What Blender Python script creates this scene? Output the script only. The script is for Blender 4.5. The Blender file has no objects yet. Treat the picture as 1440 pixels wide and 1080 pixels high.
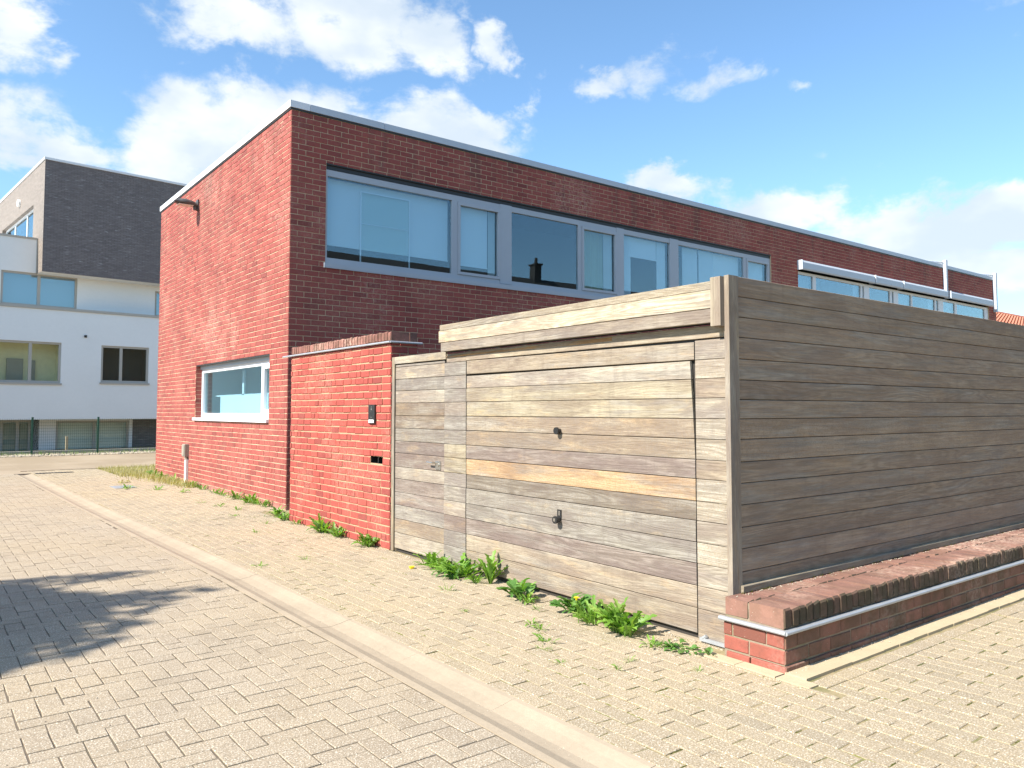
import bpy, math, random
from math import radians as R, sin, cos, pi
from mathutils import Vector, Matrix, noise as mn
random.seed(11)
SC = bpy.context.scene
COL = SC.collection

# ------------------------------------------------------------------ camera
cd = bpy.data.cameras.new('camera'); cam = bpy.data.objects.new('camera', cd); COL.objects.link(cam)
cd.sensor_width = 36.0; cd.lens = 36.0 * 1091 / 1440
cd.clip_start = 0.05; cd.clip_end = 2000
cd.shift_y = -19.0 / 1440
HCAM = 1.55; TILT = math.atan(56.5 / 1091); YAW = R(37.6)
cam.location = (0, 0, HCAM); cam.rotation_euler = (pi / 2 + TILT, 0, -YAW)
SC.camera = cam
# ------------------------------------------------------------------ light
SUN_EL = R(42); SUN_AZ = math.atan2(-cos(R(1.0)), sin(R(1.0)))      # azimuth clockwise from +Y
SKY_STRENGTH = 0.10
SC.view_settings.view_transform = 'Standard'; SC.view_settings.look = 'None'
SC.view_settings.exposure = 1.08; SC.view_settings.gamma = 1.0; SC.view_settings.use_curve_mapping = False
sd = bpy.data.lights.new('sun', 'SUN'); sun = bpy.data.objects.new('sun', sd); COL.objects.link(sun)
sd.energy = 5.0; sd.angle = R(0.5); sd.color = (1.0, 0.94, 0.85)
sdir = Vector((sin(SUN_AZ) * cos(SUN_EL), cos(SUN_AZ) * cos(SUN_EL), sin(SUN_EL)))
sun.rotation_euler = sdir.to_track_quat('Z', 'Y').to_euler()
sun.location = sdir * 60

FWD = Vector((sin(YAW) * cos(TILT), cos(YAW) * cos(TILT), sin(TILT)))
RGT = Vector((cos(YAW), -sin(YAW), 0)); UPV = RGT.cross(FWD)
def pixdir(px, py):                       # direction in the world of a point of the sky, used to place clouds
    return (FWD + RGT * ((px - 720) / 1091) - UPV * ((py - 521) / 1091)).normalized()
def project(p):
    d = Vector(p) - cam.location; w = d.dot(FWD)
    if w < 0.1: return None
    return (720 + 1091 * d.dot(RGT) / w, 521 - 1091 * d.dot(UPV) / w)

# ------------------------------------------------------------------ node helper
class NT:
    def __init__(s, tree): s.t = tree; s.n = tree.nodes; s.l = tree.links; s.n.clear()
    def node(s, typ, **kw):
        nd = s.n.new(typ)
        for k, v in kw.items(): setattr(nd, k, v)
        return nd
    def put(s, sock, v):
        if v is None: return
        if isinstance(v, bpy.types.NodeSocket): s.l.new(v, sock)
        else:
            if isinstance(v, (tuple, list)) and len(v) == 3 and sock.type == 'RGBA': v = (*v, 1)
            sock.default_value = v
    def math(s, op, a, b=None, c=None, clamp=False):
        nd = s.node('ShaderNodeMath', operation=op, use_clamp=clamp)
        s.put(nd.inputs[0], a); s.put(nd.inputs[1], b)
        if c is not None: s.put(nd.inputs[2], c)
        return nd.outputs[0]
    def vmath(s, op, a, b=None):
        nd = s.node('ShaderNodeVectorMath', operation=op); s.put(nd.inputs[0], a); s.put(nd.inputs[1], b)
        return nd.outputs[0]
    def mix(s, f, a, b, blend='MIX'):
        nd = s.node('ShaderNodeMix', data_type='RGBA', blend_type=blend)
        s.put(nd.inputs[0], f); s.put(nd.inputs[6], a); s.put(nd.inputs[7], b)
        return nd.outputs[2]
    def noise(s, vec, scale, detail=3, rough=0.55, dist=0.0, out=0):
        nd = s.node('ShaderNodeTexNoise'); s.put(nd.inputs['Vector'], vec)
        nd.inputs['Scale'].default_value = scale; nd.inputs['Detail'].default_value = detail
        nd.inputs['Roughness'].default_value = rough; nd.inputs['Distortion'].default_value = dist
        return nd.outputs[out]
    def step(s, v, lo, hi, a=0.0, b=1.0, smooth=True):
        nd = s.node('ShaderNodeMapRange', interpolation_type='SMOOTHSTEP' if smooth else 'LINEAR')
        s.put(nd.inputs[0], v); nd.inputs[1].default_value = lo; nd.inputs[2].default_value = hi
        nd.inputs[3].default_value = a; nd.inputs[4].default_value = b
        return nd.outputs[0]
    def scale(s, vec, xyz): return s.vmath('MULTIPLY', vec, xyz)
    def sep(s, v):
        nd = s.node('ShaderNodeSeparateXYZ'); s.put(nd.inputs[0], v); return nd.outputs
    def comb(s, x, y, z):
        nd = s.node('ShaderNodeCombineXYZ'); s.put(nd.inputs[0], x); s.put(nd.inputs[1], y); s.put(nd.inputs[2], z); return nd.outputs[0]

# ------------------------------------------------------------------ world: sky with clouds
w = bpy.data.worlds.new('World'); SC.world = w; w.use_nodes = True
T = NT(w.node_tree)
sky = T.node('ShaderNodeTexSky', sky_type='NISHITA'); sky.sun_disc = False
sky.sun_elevation = SUN_EL; sky.sun_rotation = SUN_AZ; sky.altitude = 50; sky.air_density = 1.0; sky.dust_density = 0.6; sky.ozone_density = 1.6
tc = T.node('ShaderNodeTexCoord').outputs['Generated']
x, y, z = T.sep(tc)
az = T.math('ARCTAN2', x, y); el = T.math('ARCSINE', z)
q = T.comb(az, el, 0.0)
wn = T.noise(T.scale(q, (1, 1.6, 1)), 5.5, 6, 0.62, 0.3)
wn2 = T.noise(T.scale(T.vmath('ADD', q, (3.1, 1.7, 0)), (1, 1.6, 1)), 6.0, 6, 0.62, 0.3)
wa = T.math('MULTIPLY', T.math('SUBTRACT', wn, 0.5), 0.26); wb = T.math('MULTIPLY', T.math('SUBTRACT', wn2, 0.5), 0.15)
azw = T.math('ADD', az, wa); elw = T.math('ADD', el, wb)
CL = [(10, 40, 55, 38, 1), (-30, 170, 120, 50, 1), (60, 215, 90, 42, 1), (330, 20, 110, 42, 1), (480, 30, 150, 52, 1.1), (600, 62, 80, 46, 1),
      (705, 58, 46, 34, .9), (290, 190, 110, 62, 1.1), (250, 230, 100, 45, 1.1), (400, 175, 130, 50, 1), (600, 190, 150, 50, 1.05), (700, 175, 70, 30, .9),
      (830, 102, 60, 26, .85), (930, 95, 70, 36, .7), (1000, 120, 60, 30, .66), (1105, 137, 42, 18, .62), (930, 270, 90, 26, 1), (1090, 290, 110, 40, 1.05),
      (1190, 285, 50, 40, .8), (1290, 316, 110, 46, 1.2), (1400, 296, 95, 46, 1.25), (1440, 375, 120, 40, 1.15), (1270, 350, 120, 34, 1.1),
      (-220, 60, 130, 60, 1), (1700, 240, 180, 80, 1), (640, -160, 200, 60, .9), (1600, -40, 160, 40, .7)]
dens = None
for (px, py, rx, ry, amp) in CL:
    d = pixdir(px, py); a0 = math.atan2(d.x, d.y); e0 = math.asin(d.z)
    ru = (rx / 1091) * 0.95; rv = ry / 1091
    du = T.math('DIVIDE', T.math('SUBTRACT', azw, a0), ru); dv = T.math('DIVIDE', T.math('SUBTRACT', elw, e0), rv)
    g = T.math('MULTIPLY', T.math('EXPONENT', T.math('MULTIPLY', T.math('ADD', T.math('MULTIPLY', du, du), T.math('MULTIPLY', dv, dv)), -0.8)), amp)
    dens = g if dens is None else T.math('MAXIMUM', dens, g)
# the same kind of broken cloud goes on round the rest of the sky
front = T.math('ADD', T.math('MULTIPLY', x, FWD.x), T.math('MULTIPLY', y, FWD.y))
away = T.step(front, 0.55, 0.2)
gen = T.math('MULTIPLY', .7, T.step(T.noise(T.scale(tc, (1, 1, 2.2)), 2.3, 5, 0.6, 0.2), 0.52, 0.72))
dens = T.math('MAXIMUM', dens, T.math('MULTIPLY', gen, away))
fine = T.noise(T.scale(q, (1, 1.5, 1)), 17, 6, 0.62, 0.2)
cov = T.math('ADD', dens, T.math('MULTIPLY', T.math('SUBTRACT', fine, 0.5), 1.1))
cov = T.step(cov, 0.34, 0.90)
cov = T.math('MULTIPLY', cov, 0.93)
shade = T.noise(T.scale(q, (1, 1.7, 1)), 8, 4, 0.5)
ccol = T.mix(T.step(shade, 0.35, 0.65), (3.7, 4.2, 4.7), (5.1, 5.3, 5.4))
skyb = T.mix(1.0, sky.outputs[0], (0.97, 1.18, 1.26), 'MULTIPLY')
hzn = T.step(el, 0.0, 0.4, 0.15, 0.0)
skyb = T.mix(hzn, skyb, (2.0, 3.3, 4.6))
allc = T.mix(cov, skyb, ccol)
bg = T.node('ShaderNodeBackground'); T.put(bg.inputs[0], allc); bg.inputs[1].default_value = SKY_STRENGTH
out = T.node('ShaderNodeOutputWorld'); T.l.new(bg.outputs[0], out.inputs[0])

# ------------------------------------------------------------------ materials
def material(name):
    m = bpy.data.materials.new(name); m.use_nodes = True
    return m, NT(m.node_tree)
def finish(T, color, rough=0.8, bump=None, bstr=0.3, bdist=0.01, metal=0.0, spec=0.5, extra=None):
    p = T.node('ShaderNodeBsdfPrincipled'); T.put(p.inputs['Base Color'], color); T.put(p.inputs['Roughness'], rough)
    p.inputs['Metallic'].default_value = metal; p.inputs['Specular IOR Level'].default_value = spec
    if bump is not None:
        b = T.node('ShaderNodeBump'); b.inputs['Strength'].default_value = bstr; b.inputs['Distance'].default_value = bdist
        T.put(b.inputs['Height'], bump); T.l.new(b.outputs[0], p.inputs['Normal'])
    o = T.node('ShaderNodeOutputMaterial'); T.l.new(p.outputs[0], o.inputs[0]); return p
def rnd_socket(T):
    a = T.node('ShaderNodeAttribute', attribute_name='rnd').outputs['Fac']
    o = T.node('ShaderNodeObjectInfo').outputs['Random']
    return T.math('FRACT', T.math('ADD', a, T.math('MULTIPLY', o, 7.31)))
def pos(T): return T.node('ShaderNodeNewGeometry').outputs['Position']
def hue(T, r, k): return T.math('FRACT', T.math('MULTIPLY', r, k))

def plain(name, col, rough=0.6, metal=0.0, var=0.12, nscale=6, bstr=0.1, spec=0.5):
    m, T = material(name); P = pos(T)
    n = T.noise(P, nscale, 4); n2 = T.noise(P, nscale * 14, 3)
    v = T.math('ADD', T.math('MULTIPLY', T.math('SUBTRACT', n, .5), var * 2), T.math('MULTIPLY', T.math('SUBTRACT', n2, .5), var))
    c = T.mix(1.0, col, T.comb(T.math('ADD', v, 1), T.math('ADD', v, 1), T.math('ADD', v, 1)), 'MULTIPLY')
    finish(T, c, rough, n2, bstr, 0.004, metal, spec); return m

def brick_mat(name, c1, c2, cdark, pale, pale_amt, moss=0.0, rough=0.85, mossz=None):
    m, T = material(name); P = pos(T); r = rnd_socket(T)
    c = T.mix(hue(T, r, 3.7), c1, c2)
    c = T.mix(T.step(hue(T, r, 11.3), 0.82, 1.0, 0, 0.75), c, cdark)
    big = T.noise(P, 0.9, 4); c = T.mix(T.step(big, .35, .7, 0, .3), c, cdark)
    sp = T.noise(P, 28, 5, .65); c = T.mix(T.step(sp, .45, .72, 0, .4), c, cdark)
    pn = T.math('MULTIPLY', T.step(T.noise(T.vmath('ADD', P, (7, 3, 1)), 1.3, 4, .6), .46, .7), T.step(T.noise(P, 36, 4, .7), .38, .62))
    c = T.mix(T.math('MULTIPLY', pn, pale_amt), c, pale)
    wsp = T.step(T.noise(P, 95, 2, .5), .70, .76); c = T.mix(T.math('MULTIPLY', wsp, .5), c, (.7, .6, .5))
    if moss:
        mz = T.step(T.noise(P, 6, 4, .6), .38, .62)
        c = T.mix(T.math('MULTIPLY', mz, moss), c, (.045, .045, .022))
    if mossz is not None:
        zz = T.sep(P)[2]
        dr = T.noise(T.scale(P, (3.2, 3.2, .22)), 1.0, 5, .65)
        c = T.mix(T.math('MULTIPLY', T.step(dr, .50, .68), T.step(zz, 4.6, 6.4, .18, .6)), c, (.13, .06, .05))
        ef = T.math('MULTIPLY', T.step(T.noise(T.vmath('ADD', P, (4, 14, 2)), .55, 5, .7), .50, .68), T.step(T.noise(P, 22, 4, .7), .42, .62))
        c = T.mix(T.math('MULTIPLY', ef, .45), c, (.55, .34, .27))
        c = T.mix(T.math('MULTIPLY', T.step(T.math('ADD', zz, T.math('MULTIPLY', big, .25)), mossz + .3, mossz), .6), c, (.52, .36, .29))
    h = T.math('ADD', T.noise(P, 60, 5, .7), T.math('MULTIPLY', T.noise(P, 14, 3), .8))
    finish(T, c, rough, h, .55, .004, 0, .3); return m

def mortar_mat(name, c, c2, green=0.0):
    m, T = material(name); P = pos(T)
    cc = T.mix(T.noise(P, 5, 4), c, c2)
    cc = T.mix(T.step(T.noise(P, 50, 4, .7), .45, .75, 0, .5), cc, tuple(k * .45 for k in c))
    if green: cc = T.mix(T.math('MULTIPLY', T.step(T.noise(P, 3.5, 5, .65), .44, .62), green), cc, (.075, .10, .02))
    finish(T, cc, .95, T.noise(P, 70, 4), .6, .004, 0, .2); return m

def wood_mat(name, axis, dark=1.0, contrast=1.0):
    # axis: direction the grain runs (0 = x, 1 = y, 2 = z)
    m, T = material(name); P = pos(T)
    oi = T.node('ShaderNodeObjectInfo'); r = oi.outputs['Random']
    P2 = T.vmath('ADD', P, T.comb(T.math('MULTIPLY', r, 37.0), T.math('MULTIPLY', r, 91.0), T.math('MULTIPLY', r, 53.0)))
    st = [34, 34, 34]; st[axis] = 1.5
    g = T.noise(T.scale(P2, tuple(st)), 1.0, 5, .65, .6)
    st2 = [120, 120, 120]; st2[axis] = 5
    g2 = T.noise(T.scale(P2, tuple(st2)), 1.0, 3, .6)
    # cathedral rings: a warped distance field squeezed along the board
    st3 = [9, 9, 9]; st3[axis] = .75
    ring = T.noise(T.scale(P2, tuple(st3)), .8, 2, .4, .1)
    rg = T.math('ABSOLUTE', T.math('SUBTRACT', T.math('FRACT', T.math('MULTIPLY', ring, 17.0)), .5))
    rg = T.step(rg, .1, .42)
    ringamt = T.step(hue(T, r, 5.3), .35, .8, .15, .8)
    st4 = [6, 6, 6]; st4[axis] = 1.3
    bl = T.noise(T.scale(P2, tuple(st4)), .9, 5, .65, .4)
    bl2 = T.noise(T.scale(T.vmath('ADD', P2, (9, 4, 2)), tuple(st4)), 1.3, 5, .7, .4)
    pale = (.335 * dark, .308 * dark, .266 * dark); mid = (.230 * dark, .205 * dark, .171 * dark); dk = (.105 * dark, .085 * dark, .066 * dark)
    c = T.mix(T.step(g, .3, .72), mid, pale)
    c = T.mix(T.math('MULTIPLY', T.math('MULTIPLY', rg, ringamt), .55 * contrast), c, dk)
    c = T.mix(T.step(g2, .5, .8, 0, .55 * contrast), c, dk)
    c = T.mix(T.step(bl, .42, .60, 0, .8 * contrast), c, (.185 * dark, .155 * dark, .135 * dark))
    c = T.mix(T.step(bl2, .54, .70, 0, .5 * contrast), c, (.37 * dark, .285 * dark, .18 * dark))
    # rain stains run down the boards, a paler bloom stands in patches
    rs = T.noise(T.scale(P2, (9, 9, 1.4)), 1.0, 5, .7, .3)
    c = T.mix(T.step(rs, .50, .70, 0, .45 * contrast), c, (.17 * dark, .148 * dark, .13 * dark))
    bm = T.math('MULTIPLY', T.step(T.noise(T.scale(T.vmath('ADD', P2, (3, 8, 6)), tuple(2.2 if k == axis else 7 for k in range(3))), 1.0, 5, .65, .2), .48, .72), T.step(g2, .35, .6))
    c = T.mix(T.math('MULTIPLY', bm, .5 * contrast), c, (.40 * dark, .365 * dark, .285 * dark))
    fg = T.noise(T.scale(P2, tuple(11 if k == axis else 330 for k in range(3))), 1.0, 2, .6)
    c = T.mix(T.step(fg, .50, .68, 0, .45 * contrast), c, (.10 * dark, .08 * dark, .062 * dark))
    # worn speckle on a few boards
    spk = T.math('MULTIPLY', T.step(T.noise(P, 85, 3, .7), .5, .6), T.step(hue(T, r, 9.7), .6, .85))
    c = T.mix(T.math('MULTIPLY', spk, .5), c, (.2 * dark, .16 * dark, .11 * dark))
    cf = T.noise(T.scale(T.vmath('ADD', P2, (1, 5, 3)), tuple(.9 if k == axis else 9 for k in range(3))), 1.0, 5, .7, .3)
    c = T.mix(T.step(cf, .36, .54, .35, 1.0), c, T.mix(1.0, c, oi.outputs['Color'], 'MULTIPLY'))
    h = T.math('ADD', T.math('MULTIPLY', g, .8), T.math('ADD', g2, T.math('MULTIPLY', rg, .3)))
    finish(T, c, .85, h, .6, .005, 0, .2); return m

def paver_mat(name, c1, c2, c3, dirt, speck=1.0):
    m, T = material(name); P = pos(T); r = rnd_socket(T)
    c = T.mix(hue(T, r, 5.1), c1, c2); c = T.mix(T.step(hue(T, r, 13.7), .75, 1, 0, .7), c, c3)
    big = T.noise(P, .55, 5, .6); c = T.mix(T.step(big, .38, .66, 0, .55), c, dirt)
    sp = T.noise(P, 130, 2, .6); c = T.mix(T.step(sp, .42, .62, 0, .7 * speck), c, tuple(k * .48 for k in c1))
    sp2 = T.noise(T.vmath('ADD', P, (5, 5, 0)), 120, 2, .5); c = T.mix(T.step(sp2, .56, .66, 0, .6 * speck), c, (.72, .66, .55))
    st = T.noise(P, 3.2, 5, .7); og = T.noise(T.vmath('ADD', P, (2, 9, 0)), .9, 6, .7); c = T.mix(T.step(og, .54, .70, 0, .45), c, tuple(k * .62 for k in c1)); c = T.mix(T.step(st, .58, .78, 0, .4), c, tuple(k * .5 for k in c1))
    h = T.math('ADD', T.noise(P, 150, 3, .7), T.noise(P, 40, 3))
    finish(T, c, .92, h, .6, .003, 0, .25); return m

def glass_mat(name, tint, refl):
    m, T = material(name)
    fr = T.node('ShaderNodeLayerWeight'); fr.inputs[0].default_value = .5
    f = T.math('ADD', T.math('MULTIPLY', T.math('POWER', fr.outputs['Facing'], 4.0), .7), refl * .6, clamp=True)
    tr = T.node('ShaderNodeBsdfTransparent'); T.put(tr.inputs[0], tint)
    gl = T.node('ShaderNodeBsdfGlossy'); gl.inputs[0].default_value = (.80, .90, .93, 1); gl.inputs['Roughness'].default_value = .0
    b = T.node('ShaderNodeBump'); b.inputs['Strength'].default_value = .02; b.inputs['Distance'].default_value = .05
    T.put(b.inputs['Height'], T.noise(pos(T), .8, 1)); T.l.new(b.outputs[0], gl.inputs['Normal'])
    mx = T.node('ShaderNodeMixShader'); T.put(mx.inputs[0], f); T.l.new(tr.outputs[0], mx.inputs[1]); T.l.new(gl.outputs[0], mx.inputs[2])
    o = T.node('ShaderNodeOutputMaterial'); T.l.new(mx.outputs[0], o.inputs[0]); return m

def leaf_mat(name, c1, c2, c3):
    m, T = material(name); P = pos(T); r = rnd_socket(T)
    c = T.mix(hue(T, r, 4.3), c1, c2); c = T.mix(T.step(hue(T, r, 17.9), .8, 1, 0, .8), c, c3)
    c = T.mix(T.step(T.noise(P, 40, 3), .4, .7, 0, .4), c, c1)
    p = finish(T, c, .5, T.noise(P, 90, 2), .3, .003, 0, .4)
    tl = T.node('ShaderNodeBsdfTranslucent'); T.put(tl.inputs[0], T.mix(1.0, c, (1.4, 1.6, .5), 'MULTIPLY'))
    mx = T.node('ShaderNodeMixShader'); mx.inputs[0].default_value = .35
    o = [n for n in T.n if n.type == 'OUTPUT_MATERIAL'][0]
    T.l.new(p.outputs[0], mx.inputs[1]); T.l.new(tl.outputs[0], mx.inputs[2]); T.l.new(mx.outputs[0], o.inputs[0]); return m

def blockwall_mat(name, c1, c2, c3, mort, bw, bh, axis_u):
    # courses too far away to tell apart: a brick pattern in true size on the wall
    m, T = material(name); P = pos(T); X = T.sep(P)
    u = T.math('ADD', T.math('MULTIPLY', X[0], axis_u[0]), T.math('MULTIPLY', X[1], axis_u[1]))
    V = T.comb(u, X[2], 0.0)
    b = T.node('ShaderNodeTexBrick'); T.put(b.inputs['Vector'], V)
    for k, v in (('Color1', (*c1, 1)), ('Color2', (*c2, 1)), ('Mortar', (*mort, 1)), ('Scale', 1.0), ('Mortar Size', .006), ('Brick Width', bw), ('Row Height', bh), ('Bias', 0.0)): b.inputs[k].default_value = v
    st = T.noise(T.comb(T.math('MULTIPLY', u, 2.5), T.math('MULTIPLY', X[2], 17), 0.0), 1.0, 4, .7)
    c = T.mix(T.step(st, .56, .70, 0, .7), b.outputs[0], c3)
    c = T.mix(T.step(T.noise(P, .5, 4), .4, .65, 0, .35), c, c1)
    finish(T, c, .6, T.math('SUBTRACT', 1.0, b.outputs[1]), .6, .01, 0, .4); return m

RED = brick_mat('red_brick', (.37, .078, .058), (.30, .060, .048), (.21, .05, .042), (.58, .28, .20), .35)
RED_HOUSE = brick_mat('red_brick_house', (.335, .088, .070), (.275, .070, .058), (.19, .052, .045), (.52, .30, .22), .22, mossz=0.0)
RED_COPE = brick_mat('coping_brick_weathered', (.33, .15, .115), (.24, .095, .075), (.12, .06, .05), (.50, .33, .25), .8, moss=.45)
RED_COPE_MOSS = brick_mat('coping_brick_mossy', (.27, .145, .105), (.21, .105, .08), (.17, .09, .07), (.50, .35, .27), .9, moss=.22)
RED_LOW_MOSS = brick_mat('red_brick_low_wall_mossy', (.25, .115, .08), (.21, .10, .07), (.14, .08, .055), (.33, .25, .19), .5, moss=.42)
RED_COPE_FRONT = brick_mat('coping_brick_dark_front', (.15, .085, .06), (.10, .065, .045), (.05, .04, .028), (.30, .22, .16), .7, moss=.6)
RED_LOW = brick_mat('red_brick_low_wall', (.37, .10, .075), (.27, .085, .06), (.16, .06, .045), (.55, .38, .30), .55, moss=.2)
MORTAR = mortar_mat('mortar_pale', (.50, .335, .205), (.38, .24, .15))
MORTAR_H = mortar_mat('mortar_house', (.66, .50, .33), (.52, .37, .24))
MORTAR_DK = mortar_mat('mortar_grey', (.31, .25, .18), (.22, .17, .125), .3)
SAND = mortar_mat('joint_sand', (.34, .275, .16), (.26, .20, .11), .55)
SAND_DK = mortar_mat('joint_dark_sand', (.17, .135, .095), (.12, .095, .07), .1)
SOIL = mortar_mat('dry_soil', (.30, .24, .16), (.22, .17, .11), .3)
WOODY = wood_mat('weathered_wood_along_street', 1)
WOODX = wood_mat('weathered_wood_side', 0, 1.02, .6)
WOODZ = wood_mat('weathered_wood_upright', 2, 1.0)
WOODDK = plain('dark_backing_wood', (.035, .03, .025), .9)
PAV_ROAD = paver_mat('road_paver', (.375, .305, .218), (.335, .272, .196), (.29, .232, .165), (.375, .29, .18))
PAV_WALK = paver_mat('pavement_paver', (.375, .302, .202), (.33, .264, .18), (.265, .22, .155), (.41, .32, .19))
PAV_FAR = blockwall_mat('far_paving', (.46, .37, .26), (.41, .33, .24), (.37, .30, .22), (.30, .23, .15), .22, .11, (1, 0))
CONC = plain('worn_concrete', (.335, .272, .195), .9, 0, .22, 2.2, .5, .25)
CONC_PALE = plain('pale_concrete_edging', (.43, .35, .225), .9, 0, .16, 5, .5, .25)
CONC_GREY = plain('grey_concrete', (.34, .33, .30), .9, 0, .15, 3, .4, .25)
ALU = plain('pale_grey_aluminium', (.40, .43, .47), .42, .0, .05, 4, .02)
ALU_PALE = plain('bright_aluminium', (.48, .52, .57), .42, .0, .06, 4, .02)
ALU_WHITE = plain('white_window_frame', (.72, .73, .75), .4, 0, .04, 4, .02)
ZINC = plain('zinc_drip_strip', (.37, .385, .40), .42, .3, .2, 9, .15)
DARKMET = plain('dark_metal', (.028, .028, .026), .45, 0, .15, 9, .05)
LAMPMET = plain('lamp_grey_metal', (.10, .095, .09), .5, .3, .1, 9, .05)
LENS = plain('lamp_lens', (.62, .56, .48), .25, 0, .05, 9, .0)
WHITE_RENDER = plain('white_render', (.80, .80, .78), .85, 0, .05, .6, .15, .2)
CREAM = plain('cream_interior_wall', (.80, .74, .52), .9)
GREYFRAME = plain('grey_beige_frame', (.42, .39, .34), .5, 0, .05)
ROOM = plain('dark_room', (.045, .045, .045), .9)
ROOM_LIGHT = plain('light_room', (.42, .45, .44), .9)
BLIND = plain('white_blind', (.66, .68, .68), .8, 0, .04, 2, .05)
FROST = plain('frosted_film', (.66, .80, .80), .6, 0, .04, 2, .0)
TEAL = plain('grey_green_wall_inside', (.42, .56, .54), .8, 0, .06, 2, .0)
CURTAIN = plain('net_curtain', (.55, .55, .52), .9, 0, .1, 3, .1)
CURTG = plain('olive_curtain', (.27, .29, .17), .9, 0, .1, 3, .1)
BLACK = plain('black_plastic', (.02, .02, .02), .35, 0, .1, 9, .0)
GREYPL = plain('grey_plastic', (.30, .27, .22), .5)
WHITEPL = plain('white_plastic', (.78, .77, .74), .4, 0, .05)
STEEL = plain('brushed_steel', (.55, .53, .48), .3, .9, .06)
GREENPOST = plain('green_coated_steel', (.012, .075, .048), .45, 0, .1)
GLASS = glass_mat('window_glass', (.86, .95, .985), .17)
GLASS_CLR = glass_mat('window_glass_clear', (.94, .97, .94), .06)
GLASS_BLUE = glass_mat('window_glass_blue', (.70, .80, .86), .30)
LEAF = leaf_mat('weed_leaf', (.13, .25, .035), (.21, .36, .055), (.30, .34, .10))
LEAF_DK = leaf_mat('dark_weed_leaf', (.075, .17, .035), (.12, .25, .05), (.14, .19, .06))
LEAF_DRY = leaf_mat('dry_grass', (.36, .32, .15), (.44, .37, .20), (.20, .22, .08))
TREELEAF = leaf_mat('tree_leaf', (.045, .10, .02), (.06, .13, .03), (.08, .12, .03))
YELLOW = plain('dandelion_yellow', (.85, .62, .01), .6)
BARK = plain('bark', (.13, .10, .07), .95, 0, .3, 8, .8)
MOSS = leaf_mat('moss', (.15, .16, .035), (.21, .20, .055), (.28, .24, .10))
STONE = brick_mat('gravel_stone', (.42, .37, .29), (.34, .28, .20), (.22, .18, .13), (.6, .55, .45), .4)
TILE = plain('terracotta_tile', (.52, .20, .12), .8, 0, .2, 3, .3)
SLATE = plain('dark_roof_tile', (.035, .032, .03), .8, 0, .2, 3, .3)
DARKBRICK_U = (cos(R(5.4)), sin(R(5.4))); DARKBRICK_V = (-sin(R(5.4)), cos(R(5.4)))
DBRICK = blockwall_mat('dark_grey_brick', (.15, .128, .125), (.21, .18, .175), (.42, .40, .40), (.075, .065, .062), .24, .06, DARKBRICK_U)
DBRICK_S = blockwall_mat('dark_grey_brick_sunlit', (.20, .165, .135), (.26, .215, .18), (.36, .32, .28), (.15, .125, .105), .24, .06, DARKBRICK_V)  # same brick in a paler copy, sunlight painted into the side face
YBRICK = plain('buff_brick', (.42, .27, .15), .9, 0, .2, 6, .3)

# ------------------------------------------------------------------ mesh builder and objects
class MB:
    def __init__(s): s.v = []; s.f = []; s.m = []; s.r = []
    def face(s, idx, mi=0, r=0.0): s.f.append(idx); s.m.append(mi); s.r.append(r)
    def hexa(s, c, mi=0, r=0.0, skip=()):
        # c: 8 corners, 0-3 bottom ring, 4-7 top ring
        b = len(s.v); s.v += [tuple(k) for k in c]
        c0, c1, c3, c4 = Vector(c[0]), Vector(c[1]), Vector(c[3]), Vector(c[4])
        inv = (c1 - c0).cross(c3 - c0).dot(c4 - c0) < 0
        for k, fc in enumerate(((3, 2, 1, 0), (4, 5, 6, 7), (0, 1, 5, 4), (1, 2, 6, 5), (2, 3, 7, 6), (3, 0, 4, 7))):
            if k in skip: continue
            s.face([b + i for i in (reversed(fc) if inv else fc)], mi, r)
    def box(s, x0, x1, y0, y1, z0, z1, mi=0, r=0.0, P=None, skip=()):
        c = [(x0, y0, z0), (x1, y0, z0), (x1, y1, z0), (x0, y1, z0), (x0, y0, z1), (x1, y0, z1), (x1, y1, z1), (x0, y1, z1)]
        if P: c = [P(*k) for k in c]
        s.hexa(c, mi, r, skip)
    def tube(s, p0, p1, r0, r1=None, n=10, mi=0, r=0.0, caps=True):
        r1 = r0 if r1 is None else r1
        p0, p1 = Vector(p0), Vector(p1); d = (p1 - p0).normalized()
        a = d.orthogonal().normalized(); bb = d.cross(a); b = len(s.v)
        for p, rr in ((p0, r0), (p1, r1)):
            for i in range(n):
                t = 2 * pi * i / n; s.v.append(tuple(p + a * (cos(t) * rr) + bb * (sin(t) * rr)))
        for i in range(n): s.face([b + i, b + (i + 1) % n, b + n + (i + 1) % n, b + n + i], mi, r)
        if caps: s.face([b + i for i in range(n - 1, -1, -1)], mi, r); s.face([b + n + i for i in range(n)], mi, r)
    def build(s, name, mats, parent=None, smooth=False, loc=None):
        me = bpy.data.meshes.new(name)
        off = Vector(parent.location) if parent is not None and loc is None and parent.parent is None else Vector(loc or (0, 0, 0))
        if parent is not None and parent.parent is not None: off = Vector(parent.parent.location)
        vv = [(a - off.x, b - off.y, c - off.z) for a, b, c in s.v] if off.length > 0 else s.v
        me.from_pydata(vv, [], s.f)
        if not isinstance(mats, (list, tuple)): mats = [mats]
        for m in mats: me.materials.append(m)
        me.polygons.foreach_set('material_index', s.m)
        at = me.attributes.new('rnd', 'FLOAT', 'FACE'); at.data.foreach_set('value', s.r)
        if smooth: me.polygons.foreach_set('use_smooth', [True] * len(s.f))
        me.update()
        o = bpy.data.objects.new(name, me); COL.objects.link(o)
        if parent is not None: o.parent = parent
        if loc is not None: o.location = loc
        return o
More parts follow.
